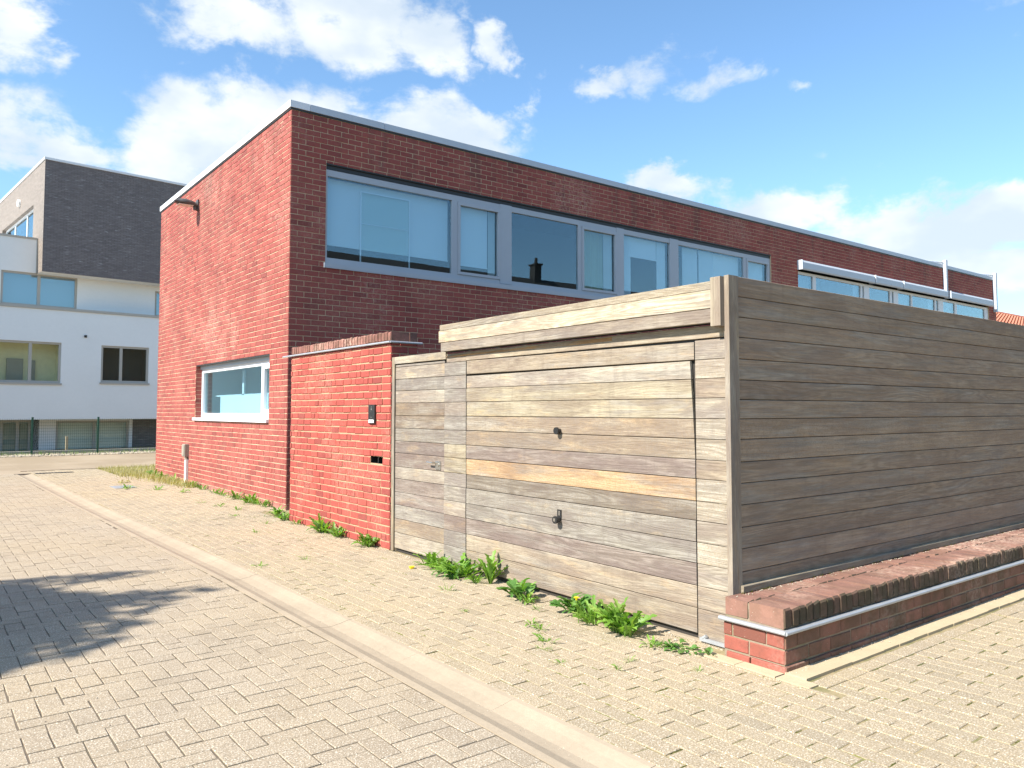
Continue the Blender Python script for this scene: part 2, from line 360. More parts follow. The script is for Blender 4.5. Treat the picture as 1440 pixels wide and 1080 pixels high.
# sub-parts hang under a part whose origin is its thing's origin, so local coordinates agree
def thing(name, label, cat, loc, group=None):
    o = bpy.data.objects.new(name, None); COL.objects.link(o); o.location = loc; o.empty_display_size = .2
    o['label'] = label; o['category'] = cat
    if group: o['group'] = group
    return o
def tag(o, label=None, cat=None, group=None, kind=None):
    if label: o['label'] = label
    if cat: o['category'] = cat
    if group: o['group'] = group
    if kind: o['kind'] = kind
    return o

def chamfer_mesh(name, mat, cham, jit, seed):
    # unit block (-.5...5 in x,y,z); top (+z) edges chamfered by cham = (x share, y share, z share)
    rr = random.Random(seed); cx, cy, cz = cham
    def j(k=1): return rr.uniform(-jit, jit) * k
    base = [(-.5, -.5), (.5, -.5), (.5, .5), (-.5, .5)]
    v = []
    for (a, b) in base: v.append((a, b, -.5))
    off = [(j(), j()) for _ in base]
    for (a, b), o_ in zip(base, off): v.append((a + o_[0] * cx * 2.2, b + o_[1] * cy * 1.6, .5 - cz))
    for (a, b), o_ in zip(base, off): v.append((a * (1 - 2 * cx) + o_[0] * cx * 2.2, b * (1 - 2 * cy) + o_[1] * cy * 1.6, .5))
    f = [(8, 9, 10, 11)]
    for i in range(4):
        k = (i + 1) % 4; f.append((i, k, 4 + k, 4 + i)); f.append((4 + i, 4 + k, 8 + k, 8 + i))
    me = bpy.data.meshes.new(name); me.from_pydata(v, [], f); me.materials.append(mat); me.update(); return me
def piece(name, me, parent, M):
    o = bpy.data.objects.new(name, me); COL.objects.link(o); o.parent = parent
    o.matrix_local = Matrix.Translation(-Vector(parent.location)) @ M; return o
def block_into(mb, M, me, r):
    b = len(mb.v); mb.v += [tuple(M @ v.co) for v in me.vertices]
    for p in me.polygons: mb.face([b + i for i in p.vertices], 0, r)

def pix_area(corners):
    q = [project(c) for c in corners]
    if any(k is None for k in q): return 0
    cx = sum(k[0] for k in q) / 4; cy = sum(k[1] for k in q) / 4
    if not (-15 < cx < 1455 and -15 < cy < 1095): return 0
    a = 0
    for i in range(4):
        x1, y1 = q[i]; x2, y2 = q[(i + 1) % 4]; a += x1 * y2 - x2 * y1
    return abs(a) / 2

def lay(pieces, name, stuffname, meshes, parent, mat, limit=300, minarea=45):
    """pieces: list of (Matrix, area). The largest in view become parts, the rest one stuff part."""
    order = sorted(range(len(pieces)), key=lambda i: -pieces[i][1])
    own = set(i for i in order[:limit] if pieces[i][1] > minarea)
    mb = MB()
    for i, (M, a) in enumerate(pieces):
        me = meshes[i % len(meshes)]
        if i in own: piece(name, me, parent, M)
        else: block_into(mb, M, me, random.random())
    if mb.f:
        o = mb.build(stuffname, mat, parent); o['kind'] = 'stuff'

# bricks of one wall: P(u, d, z) -> world, d outward; returns matrices
def brick_rects(u0, u1, z0, z1, course, length, holes, bond='stretcher', joint=.011, seed=1, hd=None):
    rr = random.Random(seed); res = []; k = 0; zz = z0
    hd = hd or length / 2
    while zz < z1 - .02:
        zt = min(zz + course, z1)
        cuts = set()
        for (a, b, c, d) in holes:
            if c < zt - .004 and d > zz + .004:
                cuts.add((a, b))
                for (lo, hi) in ((d + .002, zt - joint / 2), (zz + joint / 2, c - .002)):
                    if hi - lo > .014:
                        uu = a - (length / 2 if k % 2 else 0)
                        while uu < b:
                            p, q_ = max(uu, a), min(uu + length, b); uu += length
                            if q_ - p > .03: res.append((p + joint / 2, q_ - joint / 2, lo, hi))
        u = u0 - (length / 2 if k % 2 else 0) - (rr.uniform(0, .05) if bond == 'wild' else 0)
        while u < u1:
            L = length
            if bond == 'wild' and rr.random() < .3: L = hd
            a, b = max(u, u0), min(u + L, u1); u += L
            segs = [(a, b)]
            for (ha, hb) in cuts:
                ns = []
                for (p, q_) in segs:
                    if hb <= p or ha >= q_: ns.append((p, q_)); continue
                    if ha > p: ns.append((p, ha))
                    if hb < q_: ns.append((hb, q_))
                segs = ns
            for (p, q_) in segs:
                if q_ - p > .035:
                    res.append((p + (0 if p == u0 else joint / 2), q_ - (0 if q_ == u1 else joint / 2), zz + joint / 2, zt - joint / 2))
        zz += course; k += 1
    return res
def brick_matrix(P, rect, proud, depth, rr, jit=.0015):
    a, b, c, d = rect
    o = Vector(P((a + b) / 2, 0, (c + d) / 2)); U = Vector(P(1, 0, 0)) - Vector(P(0, 0, 0)); N = Vector(P(0, 1, 0)) - Vector(P(0, 0, 0)); Z = Vector((0, 0, 1))
    pr = proud + rr.uniform(-jit, jit)
    ctr = o + N * (pr - depth / 2) + Z * rr.uniform(-.0015, .0015)
    X = U * (b - a); Y = Z * (d - c); W = N * depth
    if X.cross(Y).dot(W) < 0: X = -X
    ang = rr.uniform(-.006, .006)
    X = X + Z * ((b - a) * ang)
    return Matrix(((X.x, Y.x, W.x, ctr.x), (X.y, Y.y, W.y, ctr.y), (X.z, Y.z, W.z, ctr.z), (0, 0, 0, 1)))
def brick_corners(P, rect):
    a, b, c, d = rect; return [P(a, 0, c), P(b, 0, c), P(b, 0, d), P(a, 0, d)]

def holed(mb, u0, u1, z0, z1, holes, depth, P, mi=0, mr=None):
    """wall face at d=0 with openings and reveals going in by depth"""
    us = sorted({u0, u1} | {min(max(h[k], u0), u1) for h in holes for k in (0, 1)})
    zs = sorted({z0, z1} | {min(max(h[k], z0), z1) for h in holes for k in (2, 3)})
    def q(a, b, c, d, m): 
        i = len(mb.v); mb.v += [P(*a), P(*b), P(*c), P(*d)]; mb.face([i, i + 1, i + 2, i + 3], m, 0)
    for i in range(len(us) - 1):
        for k in range(len(zs) - 1):
            a, b, c, d = us[i], us[i + 1], zs[k], zs[k + 1]
            um, zm = (a + b) / 2, (c + d) / 2
            if any(h[0] < um < h[1] and h[2] < zm < h[3] for h in holes): continue
            q((a, 0, c), (b, 0, c), (b, 0, d), (a, 0, d), mi)
    for (a, b, c, d) in holes:
        m = mi if mr is None else mr
        q((a, 0, c), (a, 0, d), (a, -depth, d), (a, -depth, c), m); q((b, 0, c), (b, -depth, c), (b, -depth, d), (b, 0, d), m)
        q((a, 0, d), (b, 0, d), (b, -depth, d), (a, -depth, d), m); q((a, 0, c), (a, -depth, c), (b, -depth, c), (b, 0, c), m)

def room(parent, P, u0, u1, z0, z1, d0, d1, mat, name='room_interior'):
    mb = MB()
    mb.box(u0, u1, d1, d0, z0, z1, P=P, skip=())
    # drop the face towards the glass
    ctr = Vector(P((u0 + u1) / 2, d0, (z0 + z1) / 2)); best = min(range(len(mb.f)), key=lambda i: (sum((Vector(mb.v[j]) for j in mb.f[i]), Vector()) / 4 - ctr).length)
    mb.f.pop(best); mb.m.pop(best); mb.r.pop(best)
    return mb.build(name, mat, parent)

# ================================================================== GROUND
gm = MB(); gm.box(-150, 200, -150, 200, -.30, -.14)
tag(gm.build('ground', SOIL), kind='structure')

# gutter line (right edge of the concrete channel) as a function of y
GP = [(-6, 2.60), (2.35, 2.62), (3.76, 2.627), (7.54, 2.640), (9.9, 2.575), (14.35, 2.474), (22.2, 2.36), (40, 2.1)]
def gx(y):
    for (a, b), (c, d) in zip(GP, GP[1:]):
        if a <= y <= c: return b + (d - b) * (y - a) / (c - a)
    return 2.6
GW = .36
def strip(mb, fa, fb, y0, y1, zt, zb=-.13, n=40):
    for k in range(n + 1):
        yy = y0 + (y1 - y0) * k / n; a, b = fa(yy), fb(yy); mb.v += [(a, yy, zb), (a, yy, zt), (b, yy, zt), (b, yy, zb)]
    for k in range(n):
        for i in range(3): mb.face([k * 4 + i, (k + 1) * 4 + i, (k + 1) * 4 + i + 1, k * 4 + i + 1], 0, 0)
road = MB(); strip(road, lambda q_: -9, lambda q_: gx(q_) - GW + .004, -6, 22.6, -.0035)
road = tag(road.build('road', SAND_DK), kind='structure')
walk = MB(); strip(walk, lambda q_: gx(q_) - .004, lambda q_: 4.8, -6, 23.4, -.0045, -.128); walk.box(4.8, 20, -6, 3.1, -.128, -.0045)
walk = tag(walk.build('pavement', SAND), kind='structure')

pm_road = [chamfer_mesh('paver', PAV_ROAD, (.012, .024, .03), .5, 50 + i) for i in range(5)]
pm_walk = [chamfer_mesh('paver', PAV_WALK, (.016, .032, .04), .6, 70 + i) for i in range(5)]
def paver_matrix(x0, x1, y0, y1, rr, zt=0.0, H=.07, zj=.002, tj=.007):
    lx, ly = x1 - x0, y1 - y0
    if lx >= ly: S = Matrix.Diagonal((lx, ly, H, 1)); Rz = Matrix.Identity(4)
    else: S = Matrix.Diagonal((ly, lx, H, 1)); Rz = Matrix.Rotation(pi / 2, 4, 'Z')
    tilt = Matrix.Rotation(rr.uniform(-tj, tj), 4, 'X') @ Matrix.Rotation(rr.uniform(-tj, tj), 4, 'Y') @ Matrix.Rotation(rr.uniform(-.006, .006), 4, 'Z')
    return Matrix.Translation(((x0 + x1) / 2, (y0 + y1) / 2, zt - H / 2 + rr.uniform(-zj, zj))) @ tilt @ Rz @ S
rr = random.Random(5); PL = .226; J = .0035
pr = []
s = PL / 2
# herringbone, axes along the street
nx0, nx1, ny0, ny1 = int(-3.2 / s), int(2.4 / s) + 1, int(-1.5 / s), int(22.6 / s)
for i in range(nx0, nx1):
    for j in range(ny0, ny1):
        k = (i - j) % 4
        if k == 0: x0, x1, y0, y1 = i * s, i * s + PL, j * s, j * s + s
        elif k == 2: x0, x1, y0, y1 = (i + 1) * s, (i + 1) * s + s, (j - 0) * s, (j - 0) * s + PL
        else: continue
        ge = gx((y0 + y1) / 2) - GW
        x1 = min(x1, ge - .004)
        if x1 - x0 < .03: continue
        cs = [(x0, y0, 0), (x1, y0, 0), (x1, y1, 0), (x0, y1, 0)]
        pr.append((paver_matrix(x0 + J, x1 - J, y0 + J, y1 - J, rr), pix_area(cs)))
lay(pr, 'paver', 'road_pavers_beyond', pm_road, road, PAV_ROAD)
# pavement: rows along the street, half bond
pr = []; rr = random.Random(6)
JOINTS = []
def wall_edge(y):      # where the pavement meets the walls
    if y > 20.2: return 3.95
    if y > 11.83: return 4.63
    if y > 7.75: return 4.235
    if y > 3.2: return 4.235
    return 4.02
row = 0; xx = 2.25
RW = PL / 2
for i in range(0, 86):
    x0, x1 = 2.28 + i * RW, 2.28 + (i + 1) * RW
    y = -1.2 + (RW if i % 2 else 0) + rr.uniform(-.01, .01)
    while y < 23.3:
        y0, y1 = y, y + PL; y += PL
        ym = (y0 + y1) / 2 if not (x0 > 3.98 and y < 2.9) else min((y0 + y1) / 2, 2.33)
        g = gx(ym)
        if ym > 2.34:
            xe = wall_edge(ym)
            if x0 > xe: continue
        else: xe = 99
        y1c = y1
        if x0 > 3.98 and y0 < 3.2:
            if y0 > 2.37: continue
            if y1 > 2.37: y1c = 2.428
        a, b = max(x0, g + .004), min(x1, xe)
        if b - a < .03: continue
        jj = J * 1.0
        zt = 0.0
        JOINTS.append((a, b, y0, y1c))
        cs = [(a, y0, 0), (b, y0, 0), (b, y1c, 0), (a, y1c, 0)]
        pr.append((paver_matrix(a + jj, b - jj, y0 + jj, y1c - jj, rr, zt, zj=.0022, tj=.011), pix_area(cs)))
x_ = 4.095
while x_ < 12.4:
    JOINTS.append((x_, x_ + PL, 2.43, 2.542)); cs = [(x_, 2.43, 0), (x_ + PL, 2.43, 0), (x_ + PL, 2.542, 0), (x_, 2.542, 0)]
    pr.append((paver_matrix(x_ + J, x_ + PL - J, 2.43 + J, 2.542 - J, rr, 0.0, zj=.0022, tj=.011), pix_area(cs))); x_ += PL
lay(pr, 'paver', 'pavement_pavers_beyond', pm_walk, walk, PAV_WALK)
# concrete channel between road and pavement, one metre pieces
gut = bpy.data.objects.new('gutter', None); COL.objects.link(gut); gut.location = (2.45, 5, 0); gut['kind'] = 'structure'
prof = [(0, -.1), (0, .002), (.045, .003), (.055, -.004), (.12, -.022), (.19, -.026), (.27, -.014), (.33, .000), (.36, .002), (.36, -.1)]
y = -2.0 + .37
while y < 22.2:
    mb = MB(); y0, y1 = y + .0015, y + .9985; n = 3
    for k in range(n + 1):
        yy = y0 + (y1 - y0) * k / n; e = gx(yy) - GW; dz = random.uniform(-.001, .001)
        for (a, b) in prof: mb.v.append((e + a, yy, b + dz))
    m = len(prof)
    for k in range(n):
        for i in range(m - 1): mb.face([k * m + i, k * m + i + 1, (k + 1) * m + i + 1, (k + 1) * m + i], 0, 0)
    mb.face(list(range(m)), 0, 0); mb.face([n * m + i for i in range(m - 1, -1, -1)], 0, 0)
    mb.build('channel_stone', CONC, gut); y += 1.0
# cross street beyond, grass verge, gravel
cs = MB(); cs.box(-40, 60, 22.6, 30.7, -.12, -.004)
tag(cs.build('cross_street', PAV_FAR), kind='structure')
gv = MB(); gv.box(3.95, 9, 20.16, 23.35, -.1, -.001); gv.box(2.2, 9, 23.36, 23.46, -.1, .012, mi=1)
tag(gv.build('verge', [SOIL, CONC]), kind='structure')

# ================================================================== RED BRICK HOUSE
HX, HY, HYE, HXE, HT = 4.645, 11.82, 20.05, 31.95, 6.40
house = thing('brick_house', 'long flat-roofed two-storey house of red brick with a strip of upstairs windows', 'house', (HX, HY, 0))
Pf = lambda u, d, z: (HX - d, u, z)                 # street front, u = y
Ps = lambda u, d, z: (u, HY - d, z)                 # side, u = x
hole_f = [(12.60, 16.83, 1.36, 2.49)]
hole_s = [(5.25, 17.66, 3.90, 5.62), (18.9, 31.3, 3.90, 5.60)]
mb = MB()
holed(mb, HY, HYE, -.1, HT, hole_f, .115, Pf); holed(mb, HX, HXE, -.1, HT, hole_s, .14, Ps)
Pb = lambda u, d, z: (u, HYE + d, z); Pe = lambda u, d, z: (HXE + d, u, z)
holed(mb, HX, HXE, -.1, HT, [], .1, Pb); holed(mb, HY, HYE, -.1, HT, [], .1, Pe)
mb.build('mortar_wall', MORTAR_H, house)
mb = MB(); mb.box(HX + .02, HXE - .02, HY + .02, HYE - .02, 6.2, 6.36); mb.build('roof', CONC_GREY, house)
bm_h = [chamfer_mesh('brick', RED_HOUSE, (.02, .06, .06), .3, 90 + i) for i in range(5)]
rr = random.Random(21)
ps = []
for rc in brick_rects(HY, HYE, .0, 6.39, .0885, .248, hole_f, 'wild', seed=3):
    ps.append((brick_matrix(Pf, rc, .007, .06, rr), pix_area(brick_corners(Pf, rc))))
for rc in brick_rects(HX, HXE, .0, 6.39, .0885, .248, hole_s, 'stretcher', seed=4):
    a = pix_area(brick_corners(Ps, rc)); q_ = project(Ps(rc[0], 0, rc[2]))
    if q_ and (rc[2] < 2.55 or q_[1] > 470 + (560 - q_[0]) * .2): a = 0
    ps.append((brick_matrix(Ps, rc, .007, .06, rr), a))
lay(ps, 'brick', 'brickwork', bm_h, house, RED_HOUSE)
# brick reveals of the street window and dark steel lintels
mb = MB()
for (zz) in [1.36 + k * .0885 for k in range(13)]:
    z2 = min(zz + .077, 2.485)
    mb.box(16.822, 16.829, -.113, .004, zz, z2, P=Pf, r=random.random()); mb.box(12.601, 12.608, -.113, .004, zz, z2, P=Pf, r=random.random())
mb.build('reveal_bricks', RED_HOUSE, house)['kind'] = 'stuff'
mb = MB(); mb.box(12.602, 16.828, -.113, .003, 2.470, 2.4885, P=Pf); mb.box(5.252, 17.658, -.012, .004, 5.598, 5.6185, P=Ps); mb.build('steel_lintel', DARKMET, house)
# coping: shaded side painted darker than the sunlit street run
mb = MB()
segs = [HY - .035, 15.2, 18.1, HYE + .03]
for a, b in zip(segs, segs[1:]): mb.box(HX - .035, HX + .3, a + .002, b - .002, 6.405, 6.515)
mb.build('street_coping', ALU_WHITE, house)
xs = [HX + .302, 6.3, 9.3, 12.3, 15.3, 18.0, 21, 24, 27, 30, HXE + .03]
for a, b in zip(xs, xs[1:]):
    mb = MB(); mb.box(a + .003, b - .003, HY - .035, HY + .3, 6.405, 6.515); mb.build('coping_strip', ALU_PALE, house)
mb = MB(); mb.box(HX - .018, HX + .1, HY - .018, HYE, 6.375, 6.404); mb.box(HX + .1, HXE, HY - .018, HY + .1, 6.375, 6.404); mb.build('coping_shadow_strip', DARKMET, house)  # dark band drawn in for the shadow line under the coping

def bars(parent, P, lst, mat, name='frame', d0=-.07, d1=-.01):
    mb = MB()
    for (a, b, c, d) in lst: mb.box(a, b, d0, d1, c, d, P=P)
    return mb.build(name, mat, parent)
def pane(parent, P, a, b, c, d, mat=GLASS, dd=-.04, name='pane'):
    mb = MB(); mb.box(a, b, dd - .006, dd, c, d, P=P); return mb.build(name, mat, parent)
# --- upstairs strip window (side)
Pw = lambda u, d, z: (u, HY + .02 - d, z)
win = bars(house, Pw, [(5.255, 17.655, 5.42, 5.525), (5.255, 17.655, 3.965, 4.06), (5.255, 5.29, 4.06, 5.42), (7.73, 7.86, 4.06, 5.42),
                       (10.87, 10.97, 4.06, 5.42), (16.52, 16.64, 4.06, 5.42), (17.58, 17.655, 4.06, 5.42)], ALU, 'window')
win['label'] = 'long strip window with grey frames'
for a, b in ((8.83, 9.11), (11.99, 12.21), (13.72, 14.02)): bars(win, Pw, [(a, b, 3.99, 5.53)], ALU, 'mullion_panel', -.07, .0)
for (a, b) in ((7.862, 8.828), (10.972, 11.988), (16.642, 17.578)):
    bars(win, Pw, [(a, b, 5.357, 5.42), (a, b, 4.062, 4.113), (a, a + .05, 4.115, 5.355), (b - .05, b, 4.115, 5.355)], ALU, 'sash', -.05, .008)
for (a, b) in ((5.29, 7.73), (7.912, 8.778), (9.11, 10.87), (11.022, 11.938), (12.21, 13.72), (14.02, 16.52), (16.692, 17.528)):
    pane(win, Pw, a, b, 4.06, 5.42, GLASS)
bars(win, Pw, [(5.255, 17.655, 5.53, 5.618)], DARKMET, 'lintel_strip', -.08, -.005)
bars(win, Pw, [(5.22, 17.69, 3.895, 3.962)], ALU, 'sill', -.06, .055)
bars(win, Pw, [(5.22, 17.69, 3.8805, 3.894)], ALU, 'sill_lip', .035, .055)
room(win, Pw, 5.26, 17.65, 3.6, 5.9, -.09, -2.6, ROOM)
def slats(parent, P, a, b, c, d, dd, n, mat, name):
    mb = MB()                                            # curtain: folds as a zigzag sheet
    for k in range(n):
        u0, u1 = a + (b - a) * k / n, a + (b - a) * (k + 1) / n
        d0, d1 = (dd, dd - .03) if k % 2 == 0 else (dd - .03, dd)
        i = len(mb.v); mb.v += [P(u0, d0, c), P(u1, d1, c), P(u1, d1, d), P(u0, d0, d)]; mb.face([i, i + 1, i + 2, i + 3], 0, 0)
    return mb.build(name, mat, parent)
def blind(parent, P, a, b, c, d, dd=-.14, mat=BLIND, name='blind'):
    mb = MB(); mb.box(a, b, dd - .006, dd, c, d, P=P); mb.box(a, b, dd - .01, dd + .012, c - .025, c, P=P); return mb.build(name, mat, parent)
blind(win, Pw, 5.29, 7.72, 4.32, 5.42); blind(win, Pw, 7.93, 8.62, 4.28, 5.42)
slats(win, Pw, 8.64, 8.8, 4.1, 5.42, -.14, 10, CURTAIN, 'curtain')
bars(win, Pw, [(5.93, 5.952, 4.07, 5.30), (6.88, 6.902, 4.07, 5.30), (5.952, 6.88, 5.28, 5.30), (5.952, 6.88, 4.74, 4.748)], ALU_WHITE, 'inner_screen', -.112, -.10); pane(win, Pw, 5.952, 6.88, 4.07, 4.738, GLASS_CLR, -.104); pane(win, Pw, 5.952, 6.88, 4.75, 5.278, GLASS_CLR, -.104)
slats(win, Pw, 10.99, 11.8, 4.08, 5.42, -.16, 9, CURTG, 'curtain'); slats(win, Pw, 11.7, 11.95, 4.08, 5.42, -.12, 12, CURTAIN, 'curtain')
slats(win, Pw, 12.22, 12.55, 4.08, 5.42, -.13, 12, BLIND, 'curtain'); blind(win, Pw, 12.5, 13.4, 5.0, 5.42); slats(win, Pw, 13.4, 13.7, 4.08, 5.42, -.13, 10, BLIND, 'curtain')
for a, b in ((14.3, 14.85), (14.9, 15.45)): slats(win, Pw, a, b, 4.08, 5.42, -.13, 22, BLIND, 'curtain')
blind(win, Pw, 15.4, 16.5, 4.08, 5.42, -.16); slats(win, Pw, 16.72, 17.5, 4.08, 5.42, -.14, 26, BLIND, 'curtain')
# --- further strip with roller shutter boxes
win2 = bars(house, Pw, [(18.905, 31.295, 5.27, 5.34), (18.905, 31.295, 3.95, 4.05), (18.905, 18.95, 4.05, 5.27), (19.68, 19.83, 4.05, 5.27), (22.24, 22.34, 4.05, 5.27), (22.44, 22.74, 4.05, 5.27),
                        (24.0, 24.12, 4.05, 5.27), (24.24, 24.52, 4.05, 5.27), (25.38, 25.46, 4.05, 5.27), (27.04, 27.14, 4.05, 5.27), (27.3, 27.66, 4.05, 5.27), (28.55, 28.7, 4.05, 5.27), (31.0, 31.295, 4.05, 5.27)], ALU_WHITE, 'window')
win2['label'] = 'strip window under four roller shutter boxes'
for (a, b) in ((18.95, 19.68), (19.83, 22.24), (22.34, 22.44), (22.74, 24.0), (24.12, 24.24), (24.52, 25.38), (25.46, 27.04), (27.14, 27.3), (27.66, 28.55), (28.7, 31.0)): pane(win2, Pw, a, b, 4.05, 5.27, GLASS_BLUE)
room(win2, Pw, 18.9, 31.3, 3.6, 5.9, -.09, -2.6, ROOM)
slats(win2, Pw, 18.95, 19.65, 4.05, 5.27, -.13, 10, CURTAIN, 'curtain'); slats(win2, Pw, 24.55, 25.35, 4.05, 5.27, -.13, 10, CURTAIN, 'curtain'); slats(win2, Pw, 27.7, 28.5, 4.05, 5.27, -.13, 10, CURTAIN, 'curtain')
slats(win2, Pw, 22.0, 22.25, 4.05, 5.27, -.13, 8, BLIND, 'curtain'); slats(win2, Pw, 26.8, 27.05, 4.05, 5.27, -.13, 8, BLIND, 'curtain')
for (a, b) in ((18.86, 22.72), (22.78, 24.48), (24.54, 27.6), (27.83, 31.32)):
    mb = MB(); mb.box(a, a + .02, -.06, .17, 5.365, 5.625, P=Ps)
    c = [(0, 5.40), (.15, 5.36), (.165, 5.40), (.165, 5.56), (.12, 5.62), (0, 5.62)]
    i = len(mb.v)
    for u in (a + .02, b):
        for (d, z_) in c: mb.v.append(Ps(u, d, z_))
    for k in range(6): mb.face([i + k, i + (k + 1) % 6, i + 6 + (k + 1) % 6, i + 6 + k], 0, 0)
    mb.face([i + 6 + k for k in range(6)], 0, 0); mb.face([i + k for k in range(6)], 0, 0)
    mb.build('shutter_box', ALU_PALE, house)
for xq in (27.64, 31.72):
    mb = MB(); mb.box(xq - .055, xq + .055, .02, .13, 5.42 if xq < 30 else 5.2, 6.66, P=Ps)
    mb.tube(Ps(xq, .05, 6.58), Ps(xq - 1.1, -.3, 6.60), .03); mb.tube(Ps(xq + .2, -.4, 6.53), Ps(xq + .2, -.4, 6.68), .06)
    mb.build('flue_duct', ALU_PALE, house)
mb = MB(); mb.box(24.9, 26.2, -.9, -.5, 6.36, 6.64, P=Ps); mb.box(25.0, 26.1, -.88, -.52, 6.64, 6.68, P=Ps); mb.build('roof_light', ALU_WHITE, house)
# --- street window (front)
Pv = lambda u, d, z: (HX + .115 - d, u, z)
wf = bars(house, Pv, [(12.60, 16.825, 2.33, 2.40), (12.60, 16.825, 1.41, 1.50), (16.72, 16.825, 1.50, 2.33), (13.20, 13.30, 1.50, 2.33), (12.60, 12.68, 1.50, 2.33)], ALU_WHITE, 'window', -.06, .0)
wf['label'] = 'wide street window with white frame and frosted lower half'
bars(wf, Pv, [(12.60, 16.825, 2.402, 2.488)], ALU, 'vent_grille', -.06, .035)
bars(wf, Pv, [(12.684, 13.198, 2.27, 2.328), (12.684, 13.198, 1.502, 1.57), (13.14, 13.198, 1.57, 2.27), (12.684, 12.74, 1.57, 2.27)], ALU_WHITE, 'sash', -.05, .012)
pane(wf, Pv, 13.30, 16.72, 1.50, 2.33, GLASS, -.045); pane(wf, Pv, 12.74, 13.14, 1.57, 2.27, GLASS, -.035)
bars(wf, Pv, [(12.60, 16.88, 1.352, 1.405)], ALU_WHITE, 'sill', -.03, .165)
room(wf, Pv, 12.55, 16.86, 1.2, 2.6, -.075, -.9, TEAL)
blind(wf, Pv, 12.7, 15.95, 1.5, 1.84, -.12, FROST, 'frosted_screen')
bars(wf, Pv, [(15.0, 15.1, 1.84, 2.33), (12.6, 16.8, 1.84, 1.87)], FROST, 'inner_frame', -.3, -.27)

# ================================================================== GARDEN WALL
WX = 4.25; GY0, GY1 = 7.76, 10.66; GTH = .34
gw = thing('garden_wall', 'low red brick garden wall with upright brick coping beside the wooden door', 'wall', (WX, GY0, 0))
slot = (7.925, 8.225, .943, 1.023)
Pg = lambda u, d, z: (WX - d, u, z); Pge = lambda u, d, z: (u, GY0 - d, z); Pgn = lambda u, d, z: (u, GY1 + d, z)
Pgb = lambda u, d, z: (WX + GTH + d, u, z)
mb = MB(); holed(mb, GY0, GY1, -.08, 2.315, [slot], .12, Pg, 0, 1); holed(mb, WX, WX + GTH, -.08, 2.315, [], .1, Pge); holed(mb, WX, WX + GTH, -.08, 2.315, [], .1, Pgn); holed(mb, GY0, GY1, -.08, 2.315, [], .1, Pgb)
mb.box(WX, WX + GTH, GY0, GY1, 2.30, 2.335)
i = len(mb.v); mb.v += [Pg(slot[0], -.12, slot[2]), Pg(slot[1], -.12, slot[2]), Pg(slot[1], -.12, slot[3]), Pg(slot[0], -.12, slot[3])]; mb.face([i, i + 1, i + 2, i + 3], 1, 0)
mb.box(8.07, 8.085, -.11, -.02, slot[2], slot[3], mi=1, P=Pg)
mb.build('mortar_core', [MORTAR, BLACK], gw)
bm_g = [chamfer_mesh('brick', RED, (.025, .07, .10), .4, 120 + i) for i in range(7)]
ps = []; rr = random.Random(31)
for rc in brick_rects(GY0, GY1, .0, 2.315, .0845, .222, [slot], 'wild', seed=8, hd=.112, joint=.012): ps.append((brick_matrix(Pg, rc, .008, .06, rr, .003), pix_area(brick_corners(Pg, rc))))
for rc in brick_rects(WX, WX + GTH, .0, 2.315, .0845, .222, [], seed=9, joint=.012): ps.append((brick_matrix(Pge, rc, .008, .06, rr, .003), 0))
for rc in brick_rects(WX, WX + GTH, .0, 2.315, .0845, .222, [], seed=10, joint=.012): ps.append((brick_matrix(Pgn, rc, .008, .06, rr, .003), 0))
for rc in brick_rects(GY0, GY1, .0, 2.315, .0845, .222, [], seed=11, joint=.012): ps.append((brick_matrix(Pgb, rc, .008, .06, rr, .003), 0))
lay(ps, 'brick', 'brickwork', bm_g, gw, RED)
cope = [chamfer_mesh('coping_brick', RED_COPE, (.06, .10, .06), .4, 140 + i) for i in range(6)]
def upright(parent, meshes, x0, x1, y0, y1, z0, z1, rr, face):
    """a coping brick; the chamfered side (+z of the unit block) looks along face"""
    C_ = Vector(((x0 + x1) / 2, (y0 + y1) / 2, (z0 + z1) / 2)) + Vector((rr.uniform(-.002, .002), rr.uniform(-.003, .003), rr.uniform(-.003, .002)))
    dx, dy, dz = x1 - x0, y1 - y0, z1 - z0
    if face == '-x': M = Matrix(((0, 0, -dx, C_.x), (dy, 0, 0, C_.y), (0, -dz, 0, C_.z), (0, 0, 0, 1)))
    elif face == '-y': M = Matrix(((dx, 0, 0, C_.x), (0, 0, -dy, C_.y), (0, dz, 0, C_.z), (0, 0, 0, 1)))
    return piece('coping_brick', rr.choice(meshes), parent, M)
# closed blocks: the unit block lacks its far side only
y = GY0
while y < GY1 - .02:
    upright(gw, cope, WX - .004, WX + .236, y + .005, min(y + .0705, GY1), 2.338 + random.uniform(0, .003), 2.447, rr, '-x')
    upright(gw, cope, WX + .243, WX + GTH + .004, y + .005, min(y + .0705, GY1), 2.338, 2.445, rr, '-x'); y += .0757
mb = MB(); mb.box(WX + .012, WX + GTH - .012, GY0 + .02, GY1 - .02, 2.336, 2.436); mb.build('coping_mortar', MORTAR_DK, gw)
mb = MB(); mb.tube((WX - .028, GY0 - .03, 2.325), (WX - .028, GY1 + .26, 2.325), .013); mb.tube((WX - .028, GY0 - .03, 2.325), (WX + GTH + .05, GY0 - .03, 2.325), .013)
mb.box(WX - .028, WX, GY0 - .03, GY1 + .1, 2.318, 2.3345); mb.box(WX, WX + GTH, GY0 - .03, GY0 - .009, 2.318, 2.3345)
mb.build('drip_strip', ZINC, gw)
